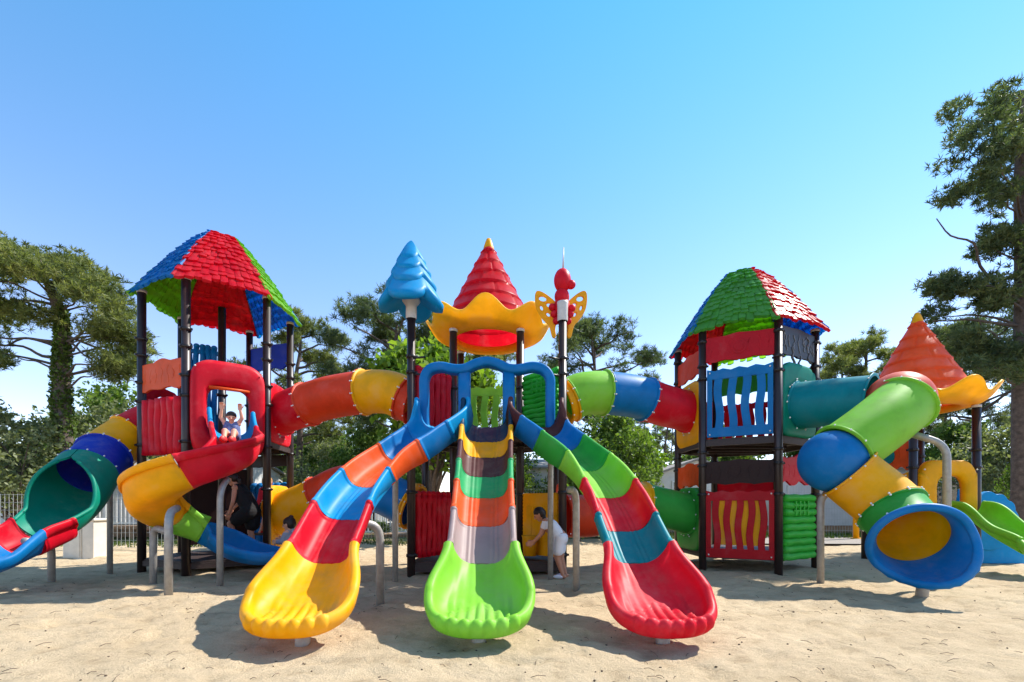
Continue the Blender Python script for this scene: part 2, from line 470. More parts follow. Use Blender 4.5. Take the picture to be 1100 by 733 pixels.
class Plane2:
    """upright panel between two posts: u runs p->q, n is outward"""
    def __init__(s, p, q, out=None):
        s.p = V((p[0], p[1], 0)); d = V((q[0], q[1], 0)) - s.p; s.L = d.length; s.u = d.normalized()
        s.n = V((s.u.y, -s.u.x, 0))
        if out is not None and s.n.dot(V((out[0], out[1], 0)) - s.p) < 0: s.n = -s.n
    def __call__(s, u, z, n=0.0): return s.p + s.u * u + s.n * n + V((0, 0, z))

def slab(g, pl, outline, n0, n1, mi=0):
    k = len(outline)
    a = [pl(u, z, n0) for u, z in outline]; b = [pl(u, z, n1) for u, z in outline]
    fs = [list(range(k)), [k + i for i in range(k)][::-1]]
    fs += [[i, k + i, k + (i + 1) % k, (i + 1) % k] for i in range(k)]
    g.add(a + b, fs, mi, False)

def ribbon(g, pl, pts, n0, n1, mi=0):
    """strip of varying centre/width: pts = (u, z, half width)"""
    slab(g, pl, [(u - w, z) for u, z, w in pts] + [(u + w, z) for u, z, w in reversed(pts)], n0, n1, mi)

def bolts_on(g, pl, pts, n, mi=1, r=.016):
    for u, z in pts: g.sphere(pl(u, z, n), r, 8, 5, mi)

def wavy_fence(pl, z0, z1, col, parent, nslat=4, name='fence_panel', label=None, m=.08, gapmat=None):
    g = G(); L = pl.L; a, b = m, L - m; h = z1 - z0
    slab(g, pl, [(a, z0), (b, z0), (b, z0 + h * .14), (a, z0 + h * .14)], -.02, .03)
    top = [(a, z1 - h * .14)] + [(b, z1 - h * .14)]
    topw = [(b - (b - a) * k / 16, z1 + .02 * math.cos(k * math.pi / 2)) for k in range(17)]
    slab(g, pl, top + topw, -.02, .03)
    for x in (a, b): ribbon(g, pl, [(x + (.045 if x == a else -.045), z0 + h * .13, .045), (x + (.045 if x == a else -.045), z1 - h * .13, .045)], -.018, .028)
    for k in range(nslat):
        u = a + .09 + (b - a - .18) * (k + .5) / nslat; w = (b - a) / nslat * .25
        ribbon(g, pl, [(u + .022 * math.sin(q / 10 * 2 * math.pi + k), z0 + h * .13 + h * .75 * q / 10, w) for q in range(11)], -.016, .026)
    bolts_on(g, pl, [(a + .05, z0 + .05), (b - .05, z0 + .05), (a + .05, z1 - .05), (b - .05, z1 - .05)], .034)
    return build(g, name, [PL[col], M['bolt']], parent, label, bevel=.008)

def palisade(pl, z0, z1, col, parent, n=6, name='palisade_panel', label=None, m=.09, r=.075, wav=.012, knob=True):
    """upright half-round poles moulded side by side"""
    g = G(); L = pl.L
    for k in range(n):
        u = m + (L - 2 * m) * (k + .5) / n; rr = (L - 2 * m) / n * .52
        pts = [pl(u + wav * math.sin(q * 1.3 + k * 1.7), z0 + (z1 - z0) * q / 9, 0) for q in range(10)]
        g.tube(pts, [rr * (.94 + .06 * math.cos(q + k)) for q in range(10)], 12)
        if knob: g.sphere(pl(u + wav * math.sin(9 * 1.3 + k * 1.7), z1, 0), (rr * 1.04, rr * 1.04, rr * .9), 12, 8)
    for z in (z0 + .1, z1 - .12):
        slab(g, pl, [(m, z - .04), (L - m, z - .04), (L - m, z + .04), (m, z + .04)], -.035, .035)
    return build(g, name, PL[col], parent, label)

def logwall(pl, z0, z1, col, parent, n=9, name='log_panel', label=None, m=.1, mark=False):
    g = G(); L = pl.L; h = (z1 - z0) / n
    for k in range(n):
        z = z0 + h * (k + .5); j = .02 * math.sin(k * 2.3)
        pts = [pl(m + (L - 2 * m) * q / 8 + (j if q in (0, 8) else 0), z + .008 * math.sin(q * 1.9 + k), 0) for q in range(9)]
        g.tube(pts, h * .53, 12)
    if mark:
        for k in range(4): ribbon(g, pl, [(L * .34 + k * L * .11, z1 - .38, .016), (L * .34 + k * L * .11 + .01, z1 - .12, .016)], h * .35, h * .62)
        for z in (z1 - .2, z1 - .3): slab(g, pl, [(L * .3, z - .015), (L * .7, z - .015), (L * .7, z + .015), (L * .3, z + .015)], h * .35, h * .6)
    return build(g, name, PL[col], parent, label)

def board(pl, z0, z1, col, parent, name='sign_board', label=None, m=.06, seed=1, ragged=.03, relief=None, emblem=False):
    """moulded board with an uneven outline and a carved face"""
    rd = random.Random(seed); L = pl.L; g = G(); a, b = m, L - m; n = 14
    bot = [(a + (b - a) * k / n, z0 + ragged * (math.sin(k * 1.1 + seed) * .7 + rd.uniform(-.4, .4))) for k in range(n + 1)]
    top = [(a + (b - a) * k / n, z1 + ragged * (math.exp(-((k - n / 2) / 2.2) ** 2) * 1.6 + rd.uniform(-.25, .25))) for k in range(n, -1, -1)]
    slab(g, pl, bot + top, -.02, .025)
    mid = (z0 + z1) / 2
    if emblem:
        for rr, nn in ((.14, .034), (.085, .042)):
            slab(g, pl, [(L / 2 + rr * math.cos(k * math.pi / 12), mid + rr * math.sin(k * math.pi / 12)) for k in range(24)], .0, nn)
    for k in range(7):
        u = a + .08 + (b - a - .16) * k / 6; hh = (z1 - z0) * rd.uniform(.2, .34)
        pts = [(u + rd.uniform(-.03, .03), mid - hh + hh * 2 * q / 5, rd.uniform(.006, .016)) for q in range(6)]
        ribbon(g, pl, pts, .0, .036 if relief else .0285, 1 if relief else 0)
    if relief:
        for q in range(9):
            u0 = a + .1 + (b - a - .2) * rd.random(); zz = mid + rd.uniform(-.15, .15); s_ = rd.choice((-1, 1)); ph = rd.uniform(0, 6)
            ribbon(g, pl, [(u0 + s_ * .09 * math.sin(k * .7 + ph) * (k / 7), zz - .1 + .2 * k / 7 * s_, .009) for k in range(8)][::s_], 0, .036 + q * .001, 1)
    return build(g, name, [PL[col] if col in PL else M[col], M[relief] if relief else M['bolt']], parent, label, bevel=.006)

def loop_frame(pl, outer, inner, parent, name, mat, label=None, depth=.1, back=-.03, boltpts=None):
    """moulded surround: outer and inner loops (u,z) of equal count, swelling towards the front between them"""
    k = len(outer); rows = []
    def mix(t): return [(o[0] + (i[0] - o[0]) * t, o[1] + (i[1] - o[1]) * t) for o, i in zip(outer, inner)]
    for t, n in ((0, back), (0, depth * .45), (.06, depth * .8), (.2, depth), (.45, depth * .92), (.7, depth * .98), (.9, depth * .85), (1, depth * .5), (1, back), (0, back)):
        rows.append([pl(u, z, n) for u, z in mix(t)])
    g = G(); g.grid(rows, closeu=True)
    if boltpts: bolts_on(g, pl, boltpts, depth + .004)
    return build(g, name, [mat, M['bolt']], parent, label)

def entry_plate(pl, uc, zc, r, w, z0, z1, col, parent, label=None, name='tunnel_plate', n=.0, depth=.07):
    k = 40; inner = [(uc + r * math.cos(2 * math.pi * i / k), zc + r * math.sin(2 * math.pi * i / k)) for i in range(k)]
    outer = []
    for i in range(k):
        a = 2 * math.pi * i / k; c, s = math.cos(a), math.sin(a)
        u = uc + w * sgnpow(c, .3); z = zc + (z1 - zc if s > 0 else zc - z0) * sgnpow(s, .3)
        if s > .3: z -= .06 * (1 - abs(math.sin(3 * a)))
        outer.append((u, z))
    bp = [(uc + (r + .06) * math.cos(2 * math.pi * i / 10), zc + (r + .06) * math.sin(2 * math.pi * i / 10)) for i in range(10)]
    return loop_frame(pl, outer, inner, parent, name, PL[col], label, depth=depth, boltpts=bp)

# ---------------------------------------------------------------- tower makers
def posts(parent, pts, top, rings=(), r=.07, bottom=-.3, cap=True):
    out = []
    for (x, y) in pts:
        tp = top[(x, y)] if isinstance(top, dict) else top
        g = G(); g.tube([(x, y, bottom), (x, y, tp)], r, 20)
        o = build(g, 'post', M['post'], parent)
        if cap:
            c = G(); c.tube([(x, y, tp), (x, y, tp + .05)], r * 1.12, 20); build(c, 'post_cap', M['collar'], o)
        for z in rings:
            c = G(); c.grid([[V((x + q * math.cos(k * math.pi / 9), y + q * math.sin(k * math.pi / 9), z + h)) for k in range(18)] for q, h in ((r, -.03), (r * 1.2, -.026), (r * 1.2, .026), (r, .03))], closeu=True)
            for a in (0, 2.1, 4.2): c.box((x + .085 * math.cos(a), y + .085 * math.sin(a), z), (.05, .03, .035), rz=a)
            build(c, 'clamp', M['clamp'], o)
        out.append(o)
    return out

def deck(parent, poly, z, th=.1, name='deck', label=None):
    g = G(); k = len(poly); c = V((sum(p[0] for p in poly) / k, sum(p[1] for p in poly) / k, 0))
    for zz0, zz1, sc in ((z - .03, z, 1.0),):
        a = [V((x, y, zz0)) for x, y in poly]; b = [V((x, y, zz1)) for x, y in poly]
        g.add(a + b, [list(range(k))[::-1], list(range(k, 2 * k))] + [[i, (i + 1) % k, k + (i + 1) % k, k + i] for i in range(k)], 0, False)
    for i in range(k):                                        # edge beams and joists under the boards
        p, q = V((*poly[i], 0)), V((*poly[(i + 1) % k], 0)); d = (q - p)
        mid = (p + q) / 2; mid.z = z - .03 - th / 2 - .002
        g.box(mid, (d.length - .12, .05, th), rz=math.atan2(d.y, d.x))
    xs = [p[0] for p in poly]; ys = [p[1] for p in poly]
    for j in range(1, 5):
        y = min(ys) + (max(ys) - min(ys)) * j / 5
        half = (max(xs) - min(xs)) * (.34 if k == 6 else .44)
        g.box((c.x, y, z - .075), (half * 2, .05, .08))
    return build(g, name, M['deck'], parent, label)

def hex_roof(parent, c, a0, z, cols, seed=3):
    rd = random.Random(seed); c = V((c[0], c[1], z)); R0 = 1.42
    def prof(r): return 1.4 * (1 - (max(0, r - .3) / (R0 - .3)) ** 1.22)
    cap = G(); cap.sphere(c + V((0, 0, 1.375)), (.29, .29, .05), 24, 8)
    root = build(cap, 'roof', PL['roof_' + cols[0]], parent)
    for s in range(6):
        A, B = R(a0 + 60 * s), R(a0 + 60 * (s + 1))
        def P(q, t, lift=0.0):
            """q across 0..1, t eave 0 .. 1 top"""
            r = R0 * (1 - t) + .30 * t
            e = V((math.cos(A), math.sin(A), 0)).lerp(V((math.cos(B), math.sin(B), 0)), q)
            p = e * r; p.z = prof(r) + .05 * (1 - t) * (4 * q * (1 - q))
            p = c + p
            if lift:
                o = V((math.cos((A + B) / 2), math.sin((A + B) / 2), .85)).normalized(); p = p + o * lift
            return p
        g = G(); nq, nt = 14, 14
        g.grid([[P(i / nq, t / nt) for i in range(nq + 1)] for t in range(nt + 1)])
        rows = 13
        for i in range(rows):
            t0 = i / rows - (.012 if i == 0 else 0.0); t1 = min(1, (i + 1.55) / rows)
            n = max(2, round(11 * (1 - (i / rows) * .68)))
            off = rd.random() * .5
            for j in range(-1, n + 1):
                q0 = (j + off + rd.uniform(-.08, .08)) / n; q1 = (j + 1 + off + rd.uniform(-.08, .02)) / n
                q0, q1 = max(-.03, q0), min(1.03, q1)
                if q1 - q0 < .25 / n: continue
                l0 = .036 + rd.uniform(-.012, .016); l1 = .010; dt = rd.uniform(-.022, .022); sk = rd.uniform(-.012, .012)
                th = .028
                vs = [P(q0, t0 + dt, l0), P((q0 + q1) / 2, t0 + dt - .012, l0 + .012), P(q1, t0 + dt + sk, l0), P(q1, t1, l1), P(q0, t1, l1),
                      P(q0, t0 + dt, l0 - th - .02), P((q0 + q1) / 2, t0 + dt - .012, l0 - th - .02), P(q1, t0 + dt + sk, l0 - th - .02)]
                g.add(vs, [[0, 1, 2, 3, 4], [5, 6, 1, 0], [6, 7, 2, 1], [7, 3, 2], [0, 4, 5]], 0, False)
        build(g, 'roof_panel', PL['roof_' + cols[s]], root, f'{cols[s]} roof panel of overlapping shingles')
    return root

def flower_roof(parent, c, z, cone, seed=1, half=.63):
    c = V((c[0], c[1], z)); seg = 120
    g = G(); rows = []
    for k in range(9):
        v = k / 8; rows.append([])
        for j in range(seg):
            a = 2 * math.pi * j / seg; w = math.cos(8 * (a + math.pi / 2))
            r = .70 + (.50 + .05 * w) * v ** .9; zz = .0 + .30 * v ** 2.0 + (.115 * w) * v ** 2
            rows[-1].append(c + V((r * math.cos(a), r * math.sin(a), zz)))
    g.grid(rows, closeu=True)
    g.grid([[p + V((0, 0, -.0)) for p in rows[0]], [c + V((.69 * math.cos(2 * math.pi * j / seg), .69 * math.sin(2 * math.pi * j / seg), .12)) for j in range(seg)]], closeu=True)
    root = build(g, 'roof', PL['roof_yellow'], parent, 'yellow wavy petal skirt of the roof', solidify=.04, weld=True)
    # tiered brick cone, hollow
    g = G(); prof = []; n = 7
    def rad(t): return .93 * (1 - t) ** 1.0 + .02
    H = 1.84; z0 = .17
    for i in range(n):
        t0, t1 = i / n, (i + 1) / n; b = .014
        prof += [(rad(t0) - .012 if i else rad(0), z0 + H * t0 + .001), (rad(t0) + b, z0 + H * t0 + .03), (rad(t0) * .75 + rad(t1) * .25 + b * .9, z0 + H * (t0 * .75 + t1 * .25)), (rad(t1) + .012, z0 + H * t1 - .012)]
    prof.append((.03, z0 + H + .02))
    rows = []
    for i, (r, zz) in enumerate(prof):
        tier = min(n - 1, i // 4); row = []
        for j in range(seg):
            a = 2 * math.pi * j / seg; k = 6 if tier < 5 else 3
            u = ((a / (2 * math.pi) * k + .5 * (tier % 2) + .25) % 1.0); d = min(u, 1 - u) * 2 * math.pi / k * r
            q = r - .028 * math.exp(-(d / .02) ** 2) if i % 4 in (1, 2, 3) else r
            row.append(c + V((q * math.cos(a), q * math.sin(a), zz)))
        rows.append(row)
    g.grid(rows, closeu=True)
    cn = build(g, 'cone', PL[cone], root)
    g = G(); g.lathe(c, [(.11, z0 + H - .17), (.105, z0 + H - .13), (.07, z0 + H - .02), (.04, z0 + H + .05), (.0, z0 + H + .07)], 24)
    build(g, 'cone_tip', PL['yellow'], cn)
    return root
# ---------------------------------------------------------------- the playground
def hexpts(c, a0, r=1.257): return [(c[0] + r * math.cos(R(a0 + 60 * k)), c[1] + r * math.sin(R(a0 + 60 * k))) for k in range(6)]
def y_of(path, y):
    d = 0
    while d < path.L and path.pos(d).y > y: d += .01
    return d
def px_of(path, px, sign=1):
    d = 0
    while d < path.L:
        p = path.pos(d)
        if sign * (CX + F * p.x / p.y - px) >= 0: break
        d += .01
    return d

# ---- shingle roofed tower with the red hood (posts clockwise from the one nearest the hood)
LC = (-5.8, 9.31); LP = hexpts(LC, -83)          # 0 front-left, 1 front-right, 2 right, 3 back-right, 4 back-left, 5 left
lt = thing('play_tower', 'tall shingle roofed tower with a red moulded hood over its slide', 'play tower', (LC[0], LC[1], 0), 'play towers')
posts(lt, LP, 5.1, (4.25, 3.95, 3.45, 3.1, 2.3, 1.5))
posts(lt, [LC], 5.15, (3.9, 3.4), cap=False)
deck(lt, LP, 2.45); deck(lt, LP, .22, name='lower_deck')
hex_roof(lt, LC, -87, 5.1, ['red', 'lime', 'blue', 'red', 'lime', 'blue'], 3)
out = lambda k, n=6: (0, 0)
def face(P, i, j, c): 
    pl = Plane2(P[i], P[j]); mid = (V((*P[i], 0)) + V((*P[j], 0))) / 2
    return Plane2(P[i], P[j], tuple((mid * 2 - V((c[0], c[1], 0)))[:2]))
f = face(LP, 5, 0, LC)
board(f, 3.28, 3.76, 'orange', lt, label='orange board with a ragged edge', seed=4, ragged=.035)
palisade(f, 2.1, 3.1, 'red', lt, 6, label='red palisade of wavy poles', knob=False)
f = face(LP, 4, 5, LC)
entry_plate(f, .63, 2.92, .41, .56, 2.4, 3.5, 'red', lt, 'red plate round a tube entrance', depth=.05)
f = face(LP, 3, 4, LC)
palisade(Plane2(LP[4], ((LP[4][0] + LP[3][0]) / 2 + .25, (LP[4][1] + LP[3][1]) / 2)), 2.55, 4.6, 'blue', lt, 6, label='tall blue palisade')
board(f, .35, 2.0, 'choco', lt, label='lower board coloured dark for the shade inside', seed=8)  # dark brown here stands in for the shade inside the tower
f = face(LP, 2, 3, LC)
board(f, 4.2, 4.72, 'deep', lt, label='blue board under the roof', seed=2)
palisade(f, .3, 1.62, 'blue', lt, 6, label='blue low palisade')
board(f, 2.05, 2.3, 'choco', lt, name='skirt_board', seed=5, ragged=.01)
f = face(LP, 1, 2, LC)
entry_plate(f, .63, 3.0, .4, .57, 2.42, 3.6, 'red', lt, 'red plate round the tunnel', depth=.05)
entry_plate(f, .63, 1.0, .4, .57, .3, 1.6, 'yellow', lt, 'yellow plate round the low tunnel', depth=.05)
f = face(LP, 0, 1, LC)
k = 56; outer = []; inner = []
for i in range(k):
    a = 2 * math.pi * i / k; c_, s_ = math.cos(a), math.sin(a)
    outer.append((.63 + .58 * sgnpow(c_, .34), 3.02 + (.68 if s_ > 0 else .95) * sgnpow(s_, .34) + (.07 * math.exp(-(c_ / .45) ** 2) if s_ > 0 else 0)))
    inner.append((.63 + .33 * sgnpow(c_, .5), 2.86 + (.44 if s_ > 0 else .42) * sgnpow(s_, .5)))
hood = loop_frame(f, outer, inner, lt, 'slide_hood', PL['red'], 'red moulded hood with an arched opening', depth=.2, back=-.06, boltpts=[(.12, 3.6), (1.14, 3.6)])
g = G(); g.tube([f(.32, 3.27, .16), f(.95, 3.27, .16)], .028, 12); build(g, 'grab_bar', PL['orange'], hood)
g = G(); g.tube([f(.05, 2.5, .0), f(.05, 3.5, .0)], .016, 10); build(g, 'grab_rod', M['collar'], lt)
for z in (2.55, 3.45):
    g = G(); g.tube([V((*LP[0], z)), f(.1, z, .02)], .018, 10); build(g, 'bracket', M['clamp'], lt)
# steps inside, on which the children climb
g = G()
for q in range(3): g.box((-5.0 + .0, 9.55 + q * .22, .22 + .19 * (q + 1)), (.9, .24, .05))
build(g, 'step', M['deck'], lt)

# ---- middle tower with the flower roof
A, B, C_, D_, E_, F_, G_, H_ = (-1.71, 7.9), (.87, 8.0), (-1.1, 8.73), (.157, 8.73), (-1.1, 10.0), (.157, 10.0), (-1.73, 9.3), (.9, 9.3)
MC = (-.47, 9.37)
mt = thing('play_tower', 'middle tower under a red brick cone, with a blue tree and winged bug', 'play tower', (-.45, 8.9, 0), 'play towers')
posts(mt, [A, B], 4.38, (3.72, 3.45, 2.3, 1.42, .35), cap=False)
posts(mt, [C_, D_, E_, F_], 4.45, (3.4, 2.3, 1.4, .3))
posts(mt, [G_, H_], 3.62, (3.3, 1.4))
dk = [A, B, H_, F_, E_, G_]
deck(mt, dk, 2.45); deck(mt, dk, .24, .14, name='lower_deck')
flower_roof(mt, MC, 4.5, 'cone_red')
palisade(Plane2(A, C_), 2.5, 3.55, 'red', mt, 6, label='dark red upper palisade', r=.06)
logwall(Plane2(D_, B), 2.5, 3.6, 'vivid', mt, 12, label='green ribbed panel', mark=True)
wavy_fence(Plane2(E_, F_), 2.5, 3.72, 'lime', mt, 4, label='lime green wavy fence')
palisade(Plane2(A, C_), .3, 1.4, 'red', mt, 7, label='red lower palisade')
pl = Plane2(D_, B); g = G(); n = 44
ol = [(.09 + .012 * math.cos(q * 2.4), .3 + 1.12 * q / n) for q in range(n + 1)] + [(pl.L - .09 - .012 * math.cos(q * 2.4), 1.42 - 1.12 * q / n) for q in range(n + 1)]
slab(g, pl, ol, -.025, .03)
for q in range(3): slab(g, pl, [(.2 + q * .22, .55), (.32 + q * .22, .55), (.32 + q * .22, 1.2), (.2 + q * .22, 1.2)], .0, .045)
yp = build(g, 'play_panel', PL['yellow'], mt, 'yellow panel with a scalloped edge', bevel=.01)
g = G(); g.lathe((0.32, 8.32, .3), [(.0, 0), (.12, 0), (.14, .34), (.155, .36), (.13, .36), (.11, .04), (0, .04)], 24)
build(g, 'bucket', PL['yellow'], yp)
for (pl_, zc, col) in ((Plane2(A, G_, (-3, 8.6)), 3.05, 'brick'), (Plane2(H_, B, (3, 8.6)), 3.1, 'yellow')):
    entry_plate(pl_, pl_.L / 2, zc, .4, .5, 2.5, 3.6, col, mt, f'{WORD.get(col, col)} plate round the tunnel', depth=.06)
for (pl_, zc, col) in ((Plane2(A, G_, (-3, 8.6)), 1.12, 'yellow'), (Plane2(H_, B, (3, 8.6)), 1.0, 'brick')):
    entry_plate(pl_, pl_.L / 2, zc, .4, .5, .3, 1.6, col, mt, f'{WORD.get(col, col)} plate round the low tunnel', depth=.06)
# blue three bay arch over the slide heads
def flatbar(g, pts, hw, hd, seg=16, ex=.5):
    pts = [V(p) for p in pts]; rows = []; n = len(pts)
    for i, p in enumerate(pts):
        t = (pts[min(i + 1, n - 1)] - pts[max(0, i - 1)]).normalized(); y = V((0, 1, 0)); m = t.cross(y).normalized()
        rows.append([p + m * hw * sgnpow(math.cos(2 * math.pi * k / seg), ex) + y * hd * sgnpow(math.sin(2 * math.pi * k / seg), ex) for k in range(seg)])
    g.grid(rows, closeu=True, cap0=True, cap1=True)
YA = 7.66
g = G()
arch = [(456, 462), (456, 440), (456, 420), (456.5, 407), (462, 398), (474, 395), (488, 397.5), (500, 397), (511, 392), (523, 389.5), (535, 392), (546, 397), (558, 397.5), (572, 395), (584, 398), (590.5, 407), (591, 420), (591, 440), (591, 462)]
ap = spline([at(x, y, YA) for x, y in arch], 5)
flatbar(g, ap, .078, .12, 20)
bl = build(g, 'slide_arch', PL['blue'], mt, 'blue wavy arch over the three slide heads')
for px in (499, 546.5):
    g = G(); flatbar(g, [at(px, y, YA + .005) for y in (466, 440, 420, 400)], .10, .095, 20); build(g, 'arch_column', PL['blue'], bl)
for px, s in ((447, -1), (600, 1)):
    for y in (400, 405): pass
g = G()
for z in (3.42, 3.7): g.tube([V((*A, z)), at(456, 400, YA) * 1 + V((0, 0, z - at(456, 400, YA).z - .06))], .018, 10); g.tube([V((*B, z)), at(590, 400, YA) + V((0, 0, z - at(590, 400, YA).z - .06))], .018, 10)
build(g, 'bracket', M['clamp'], mt)
# blue tree on its post
g = G(); c = V((A[0], A[1], 4.55))
def tier(g, c, z, r, h, tip):
    seg = 72; rows = []
    for k, (q, zz) in enumerate([(tip, h), (tip + (1 - tip) * .3, h * .78), (tip + (1 - tip) * .62, h * .5), (tip + (1 - tip) * .88, h * .22), (1.0, .03), (.97, -.06), (.8, -.09), (.5, -.03), (.15, .04)]):
        row = []
        for j in range(seg):
            a = 2 * math.pi * j / seg; w = abs(math.cos(2 * a)) ** .7; f_ = min(1, max(0, (q - tip) / (1 - tip) + .1))
            lob = 1 - .22 * (1 - w) * f_; droop = (-.12 * w + .05 * (1 - w)) * f_ * r / .5 if k < 7 else 0
            row.append(c + V((r * q * lob * math.cos(a), r * q * lob * math.sin(a), z + zz + droop)))
        rows.append(row)
    g.grid(rows, closeu=True)
tier(g, c, .14, .55, .40, .42); tier(g, c, .42, .43, .30, .45); tier(g, c, .62, .34, .27, .42); tier(g, c, .80, .25, .34, .05)
build(g, 'tree_topper', PL['sky'], mt, 'blue tree of four lobed tiers')
for p, w_ in ((A, .15), (B, .095)):
    g = G(); g.lathe((p[0], p[1], 4.36), [(.085, 0), (.09, .02), (.09, .22), (w_, .3), (w_, .33), (.0, .34)], 24); build(g, 'post_cap', M['collar'], mt)
# winged bug on the other post
c = V((B[0], B[1] + .1, 4.4)); g = G()
g.sphere(c + V((0, .03, .22)), (.15, .14, .24), 20, 12); g.sphere(c + V((0, .02, .44)), (.13, .12, .15), 20, 12)
for i, (x, z) in enumerate([(-.14, .12), (.14, .12), (-.17, .24), (.17, .22), (-.1, .0), (.1, .0)]): g.sphere(c + V((x, -.02, z)), .065, 12, 8)
bug = build(g, 'bug_topper', PL['red'], mt, 'red bug with yellow cut-out wings')
g = G(); g.sphere(c + V((.01, .02, .72)), (.15, .14, .21), 20, 14); g.sphere(c + V((.15, .0, .64)), (.09, .08, .08), 14, 10)
build(g, 'head', PL['red'], bug)
g = G(); g.tube([c + V((.02, .02, .9)), c + V((.03, .02, 1.3))], [.018, .008], 8); build(g, 'antenna', M['collar'], bug)
def pierced(parent, name, mat, pl_, outline, holes, th, label=None):
    """flat moulded plate with real openings (a filled 2D outline with holes, given thickness)"""
    cu = bpy.data.curves.new(name, 'CURVE'); cu.dimensions = '2D'; cu.fill_mode = 'BOTH'; cu.extrude = th / 2; cu.bevel_depth = .008
    for lp in [outline] + holes:
        s_ = cu.splines.new('POLY'); s_.points.add(len(lp) - 1); s_.use_cyclic_u = True
        for q, (u, z) in enumerate(lp): s_.points[q].co = (u, z, 0, 1)
    t_ = bpy.data.objects.new(name, cu); me = bpy.data.meshes.new_from_object(t_); bpy.data.objects.remove(t_); bpy.data.curves.remove(cu)
    g = G(); g.add([pl_(v.co.x, v.co.y, v.co.z) for v in me.vertices], [list(p_.vertices) for p_ in me.polygons], 0, False); bpy.data.meshes.remove(me)
    return build(g, name, mat, parent, label)
def smooth2(o, per=5): return [(q.x, q.y) for q in spline([V((u, z, 0)) for u, z in o + [o[0]]], per)[:-1]]
def ell(u, z, a, b, rot): return [(u + a * math.cos(k * math.pi / 8) * math.cos(rot) - b * math.sin(k * math.pi / 8) * math.sin(rot), z + a * math.cos(k * math.pi / 8) * math.sin(rot) + b * math.sin(k * math.pi / 8) * math.cos(rot)) for k in range(16)]
def wing(s):
    pl_ = Plane2((c.x + s * .06, c.y + .06), (c.x + s * 1.06, c.y + .36)); z = c.z + .12
    o = smooth2([(.0, .0), (.06, -.2), (.05, -.34), (.1, -.36), (.16, -.16), (.28, -.02), (.38, .16), (.41, .36), (.38, .47), (.28, .44), (.14, .33), (.03, .2)])
    hs = [ell(.28, .33, .085, .05, .5), ell(.16, .2, .07, .04, .7), ell(.3, .17, .06, .03, 1.1), ell(.18, .04, .055, .03, .9), ell(.07, .08, .04, .03, .6)]
    pierced(bug, 'wing', PL['yellow'], pl_, [(u, z + w_) for u, w_ in o], [[(u, z + w_) for u, w_ in h] for h in hs], .035)
wing(-1); wing(1)

# ---- right hand shingle tower
RC = (4.714, 9.53); RP = hexpts(RC, -89)         # 0 front-right(c) 1 right(d) 2 3 back 4 left-back(a) 5 front-left(b)
rt = thing('play_tower', 'shingle roofed tower with a blue wavy fence above a red and yellow panel', 'play tower', (RC[0], RC[1], 0), 'play towers')
posts(rt, RP, 4.52, (4.3, 3.85, 3.6, 2.2, 1.95, 1.4))
deck(rt, RP, 2.45); deck(rt, RP, .3, .06, name='lower_deck')
hex_roof(rt, RC, -94, 4.5, ['red', 'blue', 'lime', 'red', 'blue', 'green'], 11)
f = face(RP, 5, 0, RC)
board(f, 3.9, 4.36, 'darkred', rt, label='red board with a round emblem', seed=3, ragged=.02, emblem=True)
wavy_fence(f, 2.48, 3.74, 'blue', rt, 4, label='blue fence of wavy slats')
board(f, 1.6, 2.02, 'choco', rt, label='dark brown carved board', seed=6, ragged=.02)
rf = wavy_fence(f, .22, 1.46, 'darkred', rt, 5, label='red panel with wavy slats', m=.06)
for q in range(4):
    g = G(); u = .06 + .09 + (f.L - .12 - .18) * (q + 1) / 5
    ribbon(g, f, [(u + .022 * math.sin(z / 12 * 2 * math.pi + q + .5), .46 + .84 * z / 12, .055) for z in range(13)], -.05, -.02)
    build(g, 'slat', PL['yellow'], rf, 'yellow wavy slat')
f = face(RP, 0, 1, RC)
board(f, 3.92, 4.42, 'black', rt, label='black carved panel with grey relief', seed=9, ragged=.015, relief='relief')
entry_plate(f, .63, 3.05, .41, .57, 2.45, 3.8, 'sea', rt, 'sea green plate round the tube entrance', depth=.06)
board(f, 1.6, 2.06, 'red', rt, label='glossy red board with drips', seed=12, ragged=.05)
logwall(f, .2, 1.4, 'vivid', rt, 9, label='green panel of moulded logs', mark=True)
f = face(RP, 4, 5, RC)
entry_plate(f, .63, 3.1, .41, .6, 2.4, 3.66, 'yellow', rt, 'yellow plate round the tunnel', depth=.06)
board(f, 3.75, 4.2, 'brick', rt, label='orange red board', seed=14)
board(f, 1.58, 2.0, 'orange', rt, label='orange ragged board', seed=15, ragged=.04)
entry_plate(f, .63, 1.02, .41, .58, .3, 1.56, 'green', rt, 'green plate round the low tunnel', depth=.06)
f = face(RP, 2, 3, RC)
board(f, 3.72, 4.2, 'green', rt, label='green back board', seed=16)
wavy_fence(f, 2.5, 3.5, 'red', rt, 4, label='bright red back fence')
board(f, 1.35, 1.72, 'red', rt, label='red back board', seed=17)
f = face(RP, 3, 4, RC)
wavy_fence(f, 2.5, 3.55, 'orange', rt, 4, label='orange back fence')
f = face(RP, 1, 2, RC)
logwall(f, 2.5, 3.5, 'brown', rt, 8, label='brown moulded logs')

